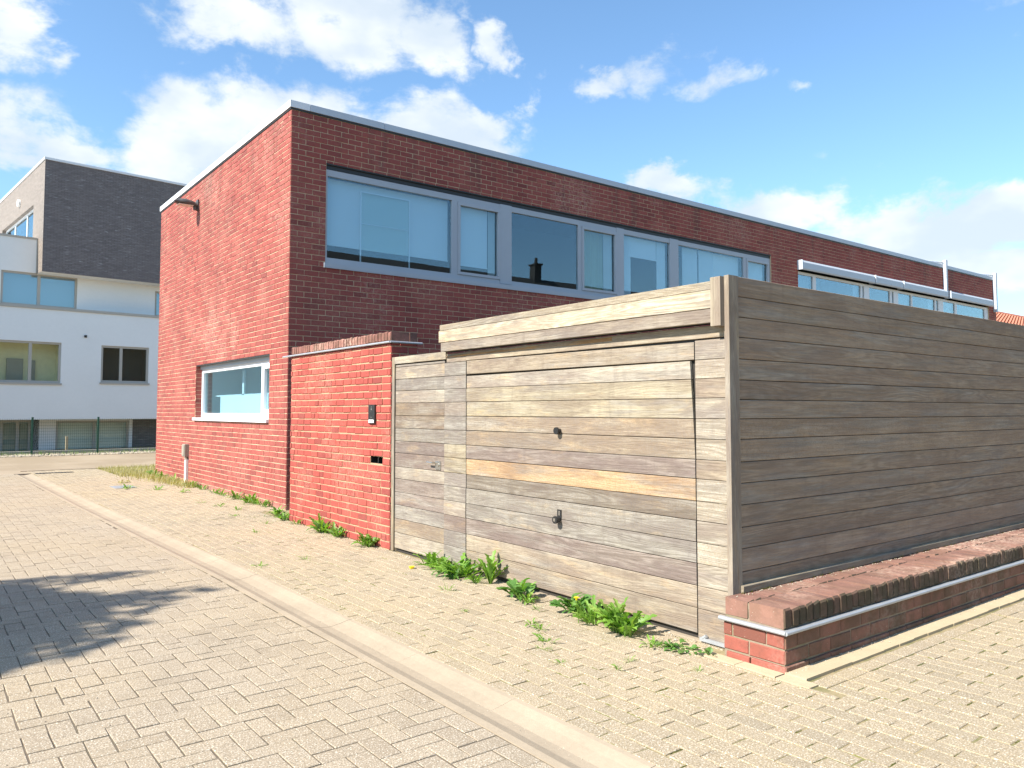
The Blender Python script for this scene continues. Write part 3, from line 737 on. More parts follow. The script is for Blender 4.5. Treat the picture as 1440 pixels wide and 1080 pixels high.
# intercom
ic = thing('intercom', 'narrow black door intercom on the red garden wall', 'intercom', (WX, 8.16, 1.51))
mb = MB(); mb.box(8.085, 8.24, .008, .03, 1.40, 1.62, P=Pg); mb.build('plate', BLACK, ic)
mb = MB(); mb.box(8.10, 8.225, .0302, .034, 1.41, 1.445, P=Pg); mb.build('name_label', WHITEPL, ic)
mb = MB(); mb.box(8.15, 8.18, .0302, .033, 1.47, 1.476, P=Pg); mb.box(8.155, 8.163, .0302, .033, 1.58, 1.60, P=Pg); mb.tube(Pg(8.16, .03, 1.565), Pg(8.16, .034, 1.565), .012)
mb.build('button', STEEL, ic)
for (a, c) in ((8.03, 1.575), (7.95, 1.575), (8.03, 1.42), (7.95, 1.42)):
    pass

# ================================================================== WOODEN GARAGE
gar = thing('wooden_garage', 'weathered grey wooden garage of horizontal boards at the street corner', 'garage', (WX, 3.13, 0))
WCOLS = {'grey': (.98, .98, .98), 'pale': (1.24, 1.2, 1.12), 'tan': (1.1, 1.0, .88), 'orange': (1.40, 1.08, .76), 'plum': (.84, .76, .76), 'brown': (.86, .76, .66), 'dark': (.72, .68, .64), 'yel': (1.12, 1.06, .88)}
def col_of(k, rr, amt=.07):
    c = WCOLS[k]; f = 1 + rr.uniform(-amt, amt); return (c[0] * f, c[1] * f, c[2] * f, 1)
def plank_y(parent, ya, yb, za, zb, colr, x=WX, th=.022, za2=None, zb2=None, ya_top=None, name='plank', mat=WOODY, jog=0.0):
    """board on the street face from y=ya (right end) to yb (left end)"""
    za2 = za if za2 is None else za2; zb2 = zb if zb2 is None else zb2; yt = ya if ya_top is None else ya_top
    xf = x - jog; mb = MB(); n = 4; e = .003
    rows = []
    for k in range(n + 1):
        t = k / n; y_b = ya + (yb - ya) * t; y_t = yt + (yb - yt) * t
        zl = za + (za2 - za) * t; zh = zb + (zb2 - zb) * t; wob = random.uniform(-.0015, .0015)
        rows.append([(xf + th, y_b, zl), (xf + e, y_b, zl), (xf + wob, y_b, zl + e), (xf + wob, y_t, zh - e), (xf + e, y_t, zh), (xf + th, y_t, zh)])
    for r_ in rows: mb.v += r_
    for k in range(n):
        for i in range(6): mb.face([k * 6 + i, k * 6 + (i + 1) % 6, (k + 1) * 6 + (i + 1) % 6, (k + 1) * 6 + i], 0, 0)
    mb.face([5, 4, 3, 2, 1, 0], 0, 0); mb.face([n * 6 + i for i in range(6)], 0, 0)
    o = mb.build(name, mat, parent); o.color = colr; return o
rr = random.Random(77)
LN = [2.032, 1.897, 1.767, 1.634, 1.495, 1.357, 1.217, 1.085, .934, .802, .656, .514, .364, .214, .04]
# backing behind the boards
mb = MB(); mb.box(WX + .03, WX + .06, 3.2, 7.70, .0, 2.10); mb.build('backing', WOODDK, gar)
mb = MB(); mb.box(WX + .02, WX + .10, 7.645, 7.70, .0, 2.12); mb.build('frame_post', WOODZ, gar).color = (1.05, 1.0, .9, 1)
plank_y(gar, 7.652, 7.708, .005, 2.146, (1.1, 1.02, .85, 1), WX - .012, .03, name='door_post', mat=WOODZ)
# pedestrian door
door = bpy.data.objects.new('door', None); COL.objects.link(door); door.parent = gar; door['label'] = 'narrow wooden side door with steel lever handle'
pc = ['grey', 'pale', 'grey', 'pale', 'brown', 'brown', 'grey', 'plum', 'plum', 'pale', 'plum', 'plum', 'grey', 'tan', 'pale']
tops = [2.06] + LN
for k in range(len(tops) - 1):
    plank_y(door, 6.642, 7.646, tops[k + 1] + .002, tops[k] - .002, col_of(pc[k % len(pc)], rr), x=WX + .004, jog=rr.uniform(-.001, .002))
plank_y(door, 6.60, 7.652, 2.068, 2.146, (1.25, 1.2, 1.05, 1), WX - .012, name='top_rail')
# fixed strip between doors
pc = ['grey', 'grey', 'grey', 'pale', 'grey', 'grey', 'yel', 'yel', 'grey', 'grey', 'pale', 'plum', 'grey', 'grey', 'grey']
for k in range(len(LN) - 1):
    plank_y(gar, 6.252, 6.638, LN[k + 1] + .0015, LN[k] - .0015, col_of(pc[k], rr), jog=rr.uniform(-.001, .002))
plank_y(gar, 6.252, 6.60, LN[0] + .002, 2.12, col_of('tan', rr))
# big up-and-over door
gd = bpy.data.objects.new('garage_door', None); COL.objects.link(gd); gd.parent = gar; gd['label'] = 'wide boarded garage door with one orange board and two black knobs'
dc = ['tan', 'pale', 'yel', 'yel', 'tan', 'tan', 'plum', 'orange', 'dark', 'grey', 'grey', 'plum', 'tan', 'tan']
plank_y(gd, 3.462, 6.240, 1.900, 2.022, col_of('tan', rr), za2=1.905, zb2=2.034)
for k in range(1, len(LN) - 1):
    zt, zb_ = LN[k], LN[k + 1]
    gapt = max(.005, .005 + .036 * (zt - 1.25) / .65); gapb = max(.005, .005 + .036 * (zb_ - 1.25) / .65)
    if k == len(LN) - 2: zb_ = .045
    plank_y(gd, 3.457 + gapb, 6.240, zb_ + .002, zt - (.002 if k > 1 else .004), col_of(dc[k], rr, .05), za2=zb_ + .002 + rr.uniform(0, .002), zb2=zt - (.0015 if k > 1 else .012), ya_top=3.457 + gapt, jog=rr.uniform(-.001, .003))
# board above the door, weathered and orange in places
plank_y(gar, 3.20, 6.25, 2.042, 2.125, (1.28, 1.2, 1.05, 1), za2=2.038, jog=.004)
plank_y(gar, 4.25, 6.60, 2.085, 2.118, (1.5, 1.0, .55, 1), WX - .006, th=.01, zb2=2.10)
# right-hand strip
pc = ['pale', 'pale', 'tan', 'pale', 'pale', 'pale', 'tan', 'pale', 'pale', 'pale', 'pale', 'pale', 'tan', 'tan', 'tan']
for k in range(len(LN) - 1):
    plank_y(gar, 3.14 if k > 12 else 3.185, 3.453, (LN[k + 1] if k < 13 else .015) + .0015, LN[k] - .0015, col_of(pc[k], rr), jog=rr.uniform(-.001, .002))
# overhanging boxed beam
XB = WX - .082
plank_y(gar, 3.215, 6.615, 2.355, 2.412, (1.18, 1.12, .98, 1), XB + .006, .03, zb2=2.408, za2=2.352, name='beam_board')
plank_y(gar, 3.215, 6.620, 2.230, 2.352, (1.75, 1.66, 1.42, 1), XB, .03, zb2=2.349, za2=2.232, name='beam_board')
plank_y(gar, 3.215, 6.590, 2.135, 2.227, (1.0, .93, .86, 1), XB + .004, .03, zb2=2.229, za2=2.140, name='beam_board')
mb = MB(); mb.box(XB + .03, WX + .05, 3.215, 6.58, 2.138, 2.400); mb.build('beam_core', WOODDK, gar)  # near-black so its underside paints the shadow beneath the beam
plank_y(gar, 3.165, 3.245, 2.105, 2.432, (1.2, 1.13, 1.0, 1), XB - .012, .09, name='beam_end_board', mat=WOODZ)
plank_y(gar, 3.128, 3.167, .262, 2.440, (1.12, 1.04, .93, 1), XB + .03, .10, name='corner_post', mat=WOODZ)
plank_y(gar, 3.170, 3.190, .255, 2.11, (1.05, 1.0, .9, 1), WX - .016, .03, name='corner_trim', mat=WOODZ)
plank_y(gar, 3.13, 3.19, .20, .262, (.25, .22, .2, 1), WX - .004, .03, name='corner_foot')
# side wall along the right
FY = 3.145; FXE = 13.5
SL = [2.444, 2.308, 2.172, 2.037, 1.893, 1.754, 1.623, 1.496, 1.361, 1.212, 1.073, .931, .786, .647, .497, .352]
def plank_x(parent, xa, xb, za, zb, colr, yf=FY, th=.022, name='plank', mat=WOODX):
    mb = MB(); n = 12; e = .003
    for k in range(n + 1):
        t = k / n; x_ = xa + (xb - xa) * t; wob = random.uniform(-.002, .002)
        mb.v += [(x_, yf + th, za), (x_, yf + e + wob, za), (x_, yf + wob, za + e), (x_, yf + wob, zb - e), (x_, yf + e + wob, zb), (x_, yf + th, zb)]
    for k in range(n):
        for i in range(6): mb.face([k * 6 + i, (k + 1) * 6 + i, (k + 1) * 6 + (i + 1) % 6, k * 6 + (i + 1) % 6], 0, 0)
    mb.face(list(range(6)), 0, 0); mb.face([n * 6 + i for i in range(5, -1, -1)], 0, 0)
    o = mb.build(name, mat, parent); o.color = colr; return o
for k in range(15):
    f = random.uniform(.92, 1.07); cc = (1.10 * f, .94 * f, .80 * f, 1)
    plank_x(gar, WX + .022, FXE, SL[k + 1] + .002, SL[k] - .002, cc, yf=FY + random.uniform(-.001, .0015))
for xa_, xb_ in ((WX + .03, 5.2), (5.204, 8.3), (8.304, FXE)): plank_x(gar, xa_, xb_, .373, .418, (1.05, 1.0, .85, 1), yf=FY - .04, th=.038, name='base_rail')
mb = MB(); mb.box(WX + .03, FXE, FY + .03, FY + .06, .3, 2.43); mb.box(FXE - .04, FXE, FY + .06, 7.7, .0, 2.40); mb.box(WX + .06, FXE, 7.66, 7.70, .0, 2.07); mb.build('side_backing', WOODDK, gar)
mb = MB(); mb.box(WX + .02, FXE, FY + .02, 7.70, 2.02, 2.06); mb.build('roof', DARKMET, gar)
mb = MB(); mb.box(WX + .07, FXE - .04, FY + .06, 7.66, -.05, .01); mb.build('garage_floor', CONC_GREY, gar)
# knobs, lock, handle, floor rail
def knob(yc, zc, r):
    mb = MB(); mb.tube((WX, yc, zc), (WX - .035, yc, zc), r * .55, r * .7, 14); mb.tube((WX - .035, yc, zc), (WX - .05, yc, zc), r, r * .95, 14); return mb.build('knob', BLACK, gd, smooth=False)
knob(4.865, 1.384, .031); 
mb = MB(); mb.box(4.845, 4.897, .0, .008, .665, .735, P=Pg); mb.tube(Pg(4.87, .008, .655), Pg(4.87, .05, .655), .02, .032, 14); mb.tube(Pg(4.87, .05, .655), Pg(4.87, .062, .655), .032, .030, 14); mb.build('lock_plate', BLACK, gd)
mb = MB(); mb.box(4.861, 4.877, .0082, .011, .688, .725, P=Pg); mb.box(4.857, 4.883, .0622, .065, .644, .668, P=Pg); mb.build('keyhole', STEEL, gd)
mb = MB(); mb.box(6.70, 6.80, .0, .006, .95, 1.035, P=Pg); mb.tube(Pg(6.79, .006, 1.02), Pg(6.79, .05, 1.02), .009, n=8); mb.tube(Pg(6.79, .048, 1.02), Pg(6.90, .048, 1.02), .009, n=8); mb.tube(Pg(6.735, .006, 1.0), Pg(6.735, .016, 1.0), .016, n=12)
mb.build('lever_handle', STEEL, door)
mb = MB(); mb.box(3.17, 3.42, .012, .03, .012, .034, P=Pg); mb.tube(Pg(3.40, .02, .03), Pg(3.37, .02, .05), .012, n=8); mb.build('floor_rail', ZINC, gar)
mb = MB(); mb.box(3.19, 6.25, -.20, .012, -.02, .006, P=Pg); mb.build('door_threshold', CONC, gar)

# ================================================================== LOW WALL along the side
KX, KY = 4.12, 2.71; KXE = 12.5
kw = thing('low_wall', 'knee-high red brick wall with mossy upright brick coping in front of the boarded side', 'wall', (KX, KY, 0))
Pk = lambda u, d, z: (KX - d, u, z); Pks = lambda u, d, z: (u, KY - d, z)
mb = MB(); mb.box(KX, KXE, KY, FY - .005, -.08, .25); mb.box(KX + .006, KXE - .01, KY + .012, FY - .012, .25, .360); mb.build('mortar_core', MORTAR_DK, kw)
bm_k = [chamfer_mesh('brick', RED_LOW, (.02, .06, .09), .35, 160 + i) for i in range(6)]
ps = []; rr = random.Random(41)
for rc in brick_rects(KX, KXE, .045, .225, .09, .245, [], seed=13, joint=.010): ps.append((brick_matrix(Pks, rc, .006, .06, rr), pix_area(brick_corners(Pks, rc))))
for rc in brick_rects(KY, FY - .005, .045, .225, .09, .245, [], seed=14, joint=.010): ps.append((brick_matrix(Pk, rc, .006, .06, rr), pix_area(brick_corners(Pk, rc))))
for rc in brick_rects(KX - .014, KXE, -.04, .045, .085, .245, [], seed=15, joint=.010): ps.append((brick_matrix(Pks, rc, .018, .06, rr), pix_area(brick_corners(Pks, rc))))
for rc in brick_rects(KY - .014, FY - .03, -.04, .045, .085, .245, [], seed=16, joint=.010): ps.append((brick_matrix(Pk, rc, .018, .06, rr), pix_area(brick_corners(Pk, rc))))
side_n = len(brick_rects(KX, KXE, .045, .225, .09, .245, [], seed=13, joint=.010)); side_f = len(brick_rects(KX - .014, KXE, -.04, .045, .085, .245, [], seed=15, joint=.010)); endn = len(brick_rects(KY, FY - .005, .045, .225, .09, .245, [], seed=14, joint=.010))
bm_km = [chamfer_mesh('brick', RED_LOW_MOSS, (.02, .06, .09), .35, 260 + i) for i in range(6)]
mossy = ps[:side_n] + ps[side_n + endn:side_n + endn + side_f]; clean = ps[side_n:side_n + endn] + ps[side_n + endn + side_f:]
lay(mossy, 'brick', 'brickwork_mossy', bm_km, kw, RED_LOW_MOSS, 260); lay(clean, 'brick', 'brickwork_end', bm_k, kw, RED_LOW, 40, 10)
copek = [chamfer_mesh('coping_brick', RED_COPE_MOSS, (.07, .10, .04), .5, 180 + i) for i in range(6)]
for me_ in copek:                     # the street end of each brick is darker than the rest
    me_.materials.append(RED_COPE_FRONT); me_.polygons[0].material_index = 1
    for p_ in me_.polygons:
        if p_.center.z > .4: p_.material_index = 1
    me_.update()
copee = [chamfer_mesh('coping_brick', RED_COPE_MOSS, (.07, .10, .04), .5, 190)]
x = KX
while x < KXE - .05:
    upright(kw, copek, x + .004, x + .0715, KY - .006, KY + .242, .262 + random.uniform(-.003, .003), .373, rr, '-y')
    x += .0765
x = KX + .0
while x < KXE - .05:
    upright(kw, copek, x + .004, x + .0715, KY + .254, FY - .01, .262, .370, rr, '-y'); x += .0765
mb = MB(); mb.tube((KX - .02, KY - .022, .238), (KXE, KY - .022, .238), .0125); mb.tube((KX - .02, KY - .022, .238), (KX - .02, FY + .02, .238), .0125); mb.box(KX - .02, KXE, KY - .02, KY, .238, .2505); mb.box(KX - .02, KX, KY, FY + .02, .238, .2505)
mb.build('drip_strip', ZINC, kw)
# pale edging stones at the foot of the wall
ed = bpy.data.objects.new('wall_edging', None); COL.objects.link(ed); ed.location = (KX, KY - .1, 0); ed['kind'] = 'structure'
x = 4.10
while x < KXE:
    L = .30 if x < 4.3 else .20
    mb = MB(); mb.box(x + .002, x + L - .002, 2.562 + random.uniform(-.003, .003), 2.70, -.06, .013 + random.uniform(-.002, .002)); mb.build('edging_stone', CONC_PALE, ed); x += L
for (a, b) in ((2.48, 2.70), (2.70, 2.98), (2.98, 3.22), (3.22, 3.5)):
    mb = MB(); mb.box(4.005, 4.098, a + .003, b - .003, -.06, .007 + random.uniform(-.002, .002)); mb.build('edging_stone', CONC_PALE, ed)
mb = MB(); mb.box(4.10, KXE, 2.505, 2.545, -.05, -.035); mb.box(4.10, 4.18, 2.705, 2.71, -.05, .0); mb.build('joint_soil', SAND_DK, ed)

# ================================================================== WALL LAMP, SUPPLY BOX
la = thing('wall_lamp', 'grey street lamp head on a short arm high on the red brick front', 'street lamp', (HX, 16.9, 5.85))
mb = MB()
sec = [(.0, .06, .0, .05), (.12, .10, -.005, .10), (.25, .14, .0, .12), (.38, .13, .01, .10), (.50, .05, .018, .035)]
ring = []
for (d, hw, zb_, zh) in sec:
    r_ = []
    for k in range(8):
        t = 2 * pi * k / 8; zz = sin(t); r_.append(Pf(16.9 + cos(t) * hw, d, 5.87 + zb_ + (zz * zh if zz > 0 else zz * .012)))
    ring.append(r_)
for r_ in ring: mb.v += r_
for k in range(len(ring) - 1):
    for i in range(8): mb.face([k * 8 + i, k * 8 + (i + 1) % 8, (k + 1) * 8 + (i + 1) % 8, (k + 1) * 8 + i], 0, 0)
mb.face(list(range(8)), 0, 0); mb.face([(len(ring) - 1) * 8 + i for i in range(7, -1, -1)], 0, 0)
mb.build('lamp_head', LAMPMET, la, smooth=True)
mb = MB(); mb.box(16.80, 17.0, .13, .42, 5.845, 5.853, P=Pf); mb.build('lens', LENS, la)
mb = MB(); mb.box(16.83, 16.97, .004, .04, 5.78, 6.0, P=Pf); mb.tube(Pf(16.9, .03, 5.90), Pf(16.9, .16, 5.89), .05); mb.tube(Pf(16.9, .07, 5.86), Pf(16.9, .07, 5.78), .045); mb.build('wall_bracket', LAMPMET, la)
bx = thing('supply_box', 'small grey plastic supply box above a white conduit on the house front', 'supply box', (HX, 17.3, 0))
mb = MB(); mb.box(17.22, 17.44, .008, .09, .58, .84, P=Pf); mb.box(17.25, 17.41, .09, .105, .60, .82, P=Pf); mb.tube(Pf(17.3, .04, .5), Pf(17.3, .04, .58), .035); mb.build('box', GREYPL, bx)
mb = MB(); mb.box(17.25, 17.37, .008, .055, -.02, .52, P=Pf); mb.build('conduit', WHITEPL, bx)

# ================================================================== APARTMENT BUILDING (behind, left)
A0 = Vector((4.1006, 37.8455, 0)); BA = Vector((DARKBRICK_U[0], DARKBRICK_U[1], 0)); NA = Vector((DARKBRICK_V[0], DARKBRICK_V[1], 0))
def Q(v0): return lambda u, d, z: tuple(A0 + BA * u + NA * (v0 - d) + Vector((0, 0, z)))
Q0 = Q(0); Q9 = Q(.9); Q1 = Q(1.0)
QS = lambda u, d, z: tuple(A0 + BA * (-d) + NA * u + Vector((0, 0, z)))         # sunlit side, u runs back
ap = thing('apartment_building', 'white rendered apartment block with a dark grey brick top storey', 'apartment building', tuple(A0))
hs = [(1.6, 3.4, 9.26, 10.66), (3.75, 6.4, 9.26, 10.6), (6.8, 8.6, 9.26, 10.6)]
hs = [(1.95, 8.8, 9.0, 10.66)]
mb = MB()
holed(mb, 0, 16, 7.43, 12.23, [], .1, Q0, 0); holed(mb, 0, 14, 7.43, 12.23, hs, .25, QS, 1)
i = len(mb.v); mb.v += [Q0(0, 0, 7.43), Q0(16, 0, 7.43), Q0(16, -1.0, 7.43), Q0(0, -1.0, 7.43)]; mb.face([i, i + 1, i + 2, i + 3], 2, 0)
mb.box(0.02, 16, -14, -.02, 11.9, 12.15, P=Q0, mi=2); mb.box(15.9, 16, -14, -.02, 7.43, 12.2, P=Q0); mb.box(.02, 16, -14, -13.9, 7.43, 12.2, P=Q0)
mb.build('dark_brick_storey', [DBRICK, DBRICK_S, WHITE_RENDER], ap)
mb = MB(); mb.box(-.04, 16.04, -.25, .04, 12.232, 12.33, P=Q0); mb.box(.25, 14, -.25, .04, 12.232, 12.33, P=QS); mb.build('roof_coping', ALU_WHITE, ap)
wl = [(-1.9, .82, 2.72, 4.45), (2.38, 4.38, 2.80, 4.43)]
mb = MB(); holed(mb, -12, 16, 1.18, 5.83, wl, .14, Q0); 
i = len(mb.v); mb.v += [Q0(-12, 0, 1.18), Q0(16, 0, 1.18), Q0(16, -1.0, 1.18), Q0(-12, -1.0, 1.18)]; mb.face([i, i + 1, i + 2, i + 3], 0, 0)
mb.build('rendered_wall', WHITE_RENDER, ap)
mb = MB(); mb.box(-12, 16.0, -.95, .05, 5.832, 5.94, P=Q0); mb.build('ledge', GREYFRAME, ap)
ws = [(-1.30, 1.58, 6.02, 7.46), (4.88, 7.5, 6.0, 7.2), (-5.0, -1.42, 6.02, 7.46)]
mb = MB(); holed(mb, -12, 16, 5.94, 7.50, ws, .12, Q9); holed(mb, -12, -.04, 7.50, 8.90, [], .1, Q9); mb.box(-12, -.04, -.18, -.002, 7.5, 8.9, P=Q9); mb.build('upper_rendered_wall', WHITE_RENDER, ap)
mb = MB(); mb.box(-12, -.02, -.22, .03, 8.902, 8.985, P=Q9); mb.box(-.045, -.0, -.2, .02, 7.45, 8.9, P=Q9); mb.build('parapet_cap', GREYFRAME, ap)
def awin(P, a, b, c, d, mull, rm, glass, fr=GREYFRAME, sill=True, lab=None, fw=.09):
    L = [(a, b, d - fw, d), (a, b, c, c + fw), (a, a + fw, c + fw, d - fw), (b - fw, b, c + fw, d - fw)] + [(m - .06, m + .06, c + fw, d - fw) for m in mull]
    f = bars(ap, P, L, fr, 'window', -.13, -.06)
    ms = [a + fw] + [v for m in mull for v in (m - .06, m + .06)] + [b - fw]
    for k in range(0, len(ms), 2): pane(f, P, ms[k], ms[k + 1], c + fw, d - fw, glass, -.09)
    if sill: bars(f, P, [(a - .04, b + .04, c - .085, c - .002)], fr, 'sill', -.1, .05)
    room(f, P, a, b, c - .2, d + .2, -.14, -1.0, rm)
    if lab: f['label'] = lab
    return f
f1 = awin(Q0, -1.9, .82, 2.72, 4.45, [-.32], CREAM, GLASS_CLR, lab='window into a bare cream room')
bars(f1, Q0, [(-1.0, -.4, 2.6, 3.75), (-.1, .05, 2.6, 3.7)], CONC_GREY, 'inner_door', -.98, -.9)
awin(Q0, 2.38, 4.38, 2.80, 4.43, [3.21], ROOM, GLASS_CLR, lab='dark two-pane window')
awin(Q9, -1.30, 1.58, 6.02, 7.46, [.10], ROOM, GLASS_BLUE, sill=False, lab='wide blue-reflecting window')
awin(Q9, 4.88, 7.5, 6.0, 7.2, [6.2], ROOM, GLASS_BLUE, sill=False); awin(Q9, -5.0, -1.42, 6.02, 7.46, [-3.2], ROOM, GLASS_BLUE, sill=False)
Qs2 = lambda u, d, z: QS(u, d - .1, z)
awin(Qs2, 1.95, 8.8, 9.0, 10.66, [4.0, 6.6], ROOM, GLASS_BLUE, sill=False, fr=ALU_WHITE)
mb = MB(); mb.tube(QS(4.82, .0, 11.28), QS(4.82, .1, 11.28), .17, n=14); mb.build('round_wall_light', WHITEPL, ap)
mb = MB(); mb.box(1.68, 1.78, 0, .05, 4.73, 4.83, P=Q0); mb.build('outdoor_tap_point', BLACK, ap)
# garden level
bs = [(-5, -.02, -.9, 1.15), (.92, 3.9, -.5, 1.1), (4.05, 5.6, -.9, 1.15)]
mb = MB(); holed(mb, -12, 16, -1.2, 1.18, bs, .15, Q1); mb.build('garden_level_wall', WHITE_RENDER, ap)
mb = MB(); mb.box(-.02, .28, -.2, .0, -1.2, 1.17, P=Q1); mb.build('dark_panel', ROOM, ap)
awin(Q1, .92, 3.9, -.5, 1.1, [2.45], TEAL, GLASS_CLR, sill=False, lab='garden-level window behind the mesh fence')
f3 = awin(Q1, -5, -.02, -.9, 1.15, [-1.08, -.5], ROOM, GLASS_CLR, sill=False)
bars(f3, Q1, [(-1.0, -.55, -.9, 1.0), (-.4, -.08, -.9, 1.0), (-3, -1.2, -.9, 1.0)], CONC_GREY, 'shutter_panel', -.2, -.17)
mb = MB(); holed(mb, 4.05, 16, -1.2, 1.17, [], .1, Q(1.1)); mb.build('dark_brick_base', DBRICK, ap)
mb = MB(); mb.box(-12, 16, -14, -1.3, -1.2, 7.45, P=Q0); mb.build('rear_block', WHITE_RENDER, ap)

# ---- retaining kerb, gravel strip, mesh fence, stakes
kb = MB(); kb.box(-14, 22, 31.85, 32.05, -.6, .13); kb.box(-14, 22, 32.05, 36.3, -.6, -.35)
tag(kb.build('garden_kerb', CONC_GREY), kind='structure')
mf = thing('mesh_fence', 'green wire mesh fence on thin posts in front of the white building', 'fence', (3.27, 31.45, 0))
px_ = [-8.9, -6.85, -4.8, -2.8, -.8, 1.23, 3.27, 5.31, 7.35, 9.4, 11.4, 13.4, 15.4]
for a in px_:
    mb = MB(); mb.box(a - .03, a + .03, 31.42, 31.48, -.05, 1.31); mb.box(a - .035, a + .035, 31.415, 31.485, 1.31, 1.325); mb.build('post', GREENPOST, mf)
mb = MB(); a = px_[0]
while a < px_[-1]: mb.box(a - .0022, a + .0022, 31.4478, 31.4522, .03, 1.28); a += .0635
zz = .03
while zz < 1.29: mb.box(px_[0], px_[-1], 31.4525, 31.457, zz - .0025, zz + .0025); zz += .1
mb.build('wire_mesh', GREENPOST, mf)
for (a, h, lab) in ((2.05, .55, 'thin wooden stake behind the mesh fence'), (4.45, .62, 'thick wooden stake behind the mesh fence')):
    mb = MB(); mb.box(a - .04, a + .04, 32.3, 32.38, -.4, h); o = mb.build('stake', CONC_PALE, loc=(a, 32.34, -.4)); tag(o, lab, 'stake', 'wooden stakes behind the fence')
mb = MB()
for k in range(1900):
    x_ = random.uniform(.5, 8.2) if k < 1500 else random.uniform(-8, 14); y_ = random.uniform(30.65, 31.85); s_ = random.uniform(.02, .07)
    M = Matrix.Translation((x_, y_, .0 + s_ * .2)) @ Matrix.Rotation(random.uniform(0, 6), 4, 'Z')
    b = len(mb.v)
    for (p, q_, r_) in ((-1, 0, 0), (0, -.7, 0), (1, 0, 0), (0, .8, 0), (.1, 0, .7), (0, 0, -.6)): mb.v.append(tuple(M @ Vector((p * s_, q_ * s_, r_ * s_))))
    rv = random.random()
    for f in ((0, 1, 4), (1, 2, 4), (2, 3, 4), (3, 0, 4), (0, 3, 5), (3, 2, 5), (2, 1, 5), (1, 0, 5)): mb.face([b + t for t in f], 0, rv)
mb.box(-14, 22, 30.7, 31.85, -.12, .0, mi=0)
tag(mb.build('gravel_strip', STONE), 'strip of loose stones below the mesh fence', 'gravel', kind='stuff')

# ================================================================== TILED ROOF HOUSE (far right)
th = thing('tiled_house', 'distant house with an orange tiled roof beyond the flat-roofed house', 'house', (38, 12, 0))
mb = MB(); mb.box(37.0, 58, 12.2, 22, 0, 4.6); mb.build('wall', YBRICK, th)
mb = MB()
nrow = 22; ncol = 60
for r_ in range(nrow):
    t0, t1 = r_ / nrow, (r_ + 1) / nrow
    y0, z0 = 11.8 + 5.3 * t0, 4.45 + 2.35 * t0; y1, z1 = 11.8 + 5.3 * t1, 4.45 + 2.35 * t1
    for c_ in range(ncol):
        x0 = 36.6 + c_ * .36
        i = len(mb.v); mb.v += [(x0, y0, z0 + .05), (x0 + .18, y0, z0 + .10), (x0 + .36, y0, z0 + .05), (x0 + .36, y1, z1), (x0 + .18, y1, z1 + .05), (x0, y1, z1)]
        rv = random.random(); mb.face([i, i + 1, i + 4, i + 5], 0, rv); mb.face([i + 1, i + 2, i + 3, i + 4], 0, rv)
mb.face([len(mb.v) + k for k in range(4)], 0, 0); mb.v += [(36.6, 17.1, 6.8), (58.2, 17.1, 6.8), (58.2, 22.4, 4.4), (36.6, 22.4, 4.4)]
mb.tube((36.6, 17.1, 6.83), (58.2, 17.1, 6.83), .12, n=8)
mb.build('roof', TILE, th)

# ================================================================== houses behind the camera (seen in the panes), tree (casts the shade)
tr = thing('terraced_house', 'brick terrace with dark roof across the way, seen only as a reflection', 'house', (26, -17, 0))
mb = MB(); mb.box(10, 60, -24, -15, 0, 6.2); mb.build('wall', YBRICK, tr)
mb = MB(); i = 0; mb.v += [(9.7, -14.6, 6.1), (60.3, -14.6, 6.1), (60.3, -19.5, 11.1), (9.7, -19.5, 11.1), (9.7, -24.4, 6.1), (60.3, -24.4, 6.1)]
mb.face([0, 1, 2, 3]); mb.face([3, 2, 5, 4]); mb.face([0, 3, 4]); mb.face([1, 5, 2]); mb.face([0, 4, 5, 1]); mb.build('roof', SLATE, tr)
for cx in (35.5, 55):
    mb = MB(); mb.box(cx - .3, cx + .3, -19.8, -19.2, 9.8, 12.1); mb.box(cx - .38, cx + .38, -19.9, -19.1, 12.1, 12.2); mb.tube((cx, -19.5, 12.2), (cx, -19.5, 12.65), .12); mb.build('chimney', SLATE, tr)
op = thing('opposite_house', 'pale rendered house across the street, seen only as a reflection', 'house', (-17, 24, 0))
mb = MB(); Po = lambda u, d, z: (-15 + d, u, z); holed(mb, 14, 40, 0, 6.5, [(16 + 4 * k, 18.6 + 4 * k, z_, z_ + 1.5) for k in range(6) for z_ in (.9, 3.9)], .15, Po)
mb.box(-25, -15.2, 14, 40, 6.3, 6.5); mb.box(-25, -15.16, 14, 14.1, 0, 6.5); mb.box(-25, -24.9, 14, 40, 0, 6.5); mb.box(-25, -15.16, 39.9, 40, 0, 6.5); mb.build('wall', WHITE_RENDER, op)
mb = MB(); mb.box(14.1, 39.9, -.3, -.25, 0, 6.4, P=Po); mb.build('window_panes', ROOM, op)

def leafcloud(mb, blobs, n, size, rr):
    tot = sum(b[3] * b[4] * b[5] for b in blobs)
    for (cx, cy, cz, rx, ry, rz) in blobs:
        m = int(n * rx * ry * rz / tot)
        for _ in range(m):
            while True:
                p = Vector((rr.uniform(-1, 1), rr.uniform(-1, 1), rr.uniform(-1, 1)))
                if p.length < 1: break
            p = p * (.55 + .45 * rr.random()) if p.length < .5 else p
            c = Vector((cx + p.x * rx, cy + p.y * ry, cz + p.z * rz))
            a = Vector((rr.gauss(0, 1), rr.gauss(0, 1), rr.gauss(0, 1))).normalized(); b = a.orthogonal().normalized()
            s_ = size * rr.uniform(.6, 1.3); i = len(mb.v)
            mb.v += [tuple(c - a * s_), tuple(c + b * s_ * .45), tuple(c + a * s_), tuple(c - b * s_ * .45)]; mb.face([i, i + 1, i + 2, i + 3], 0, rr.random())
tree = thing('street_tree', 'leafy tree left of the road whose shade falls on the paving', 'tree', (-9.9, 7.7, 0))
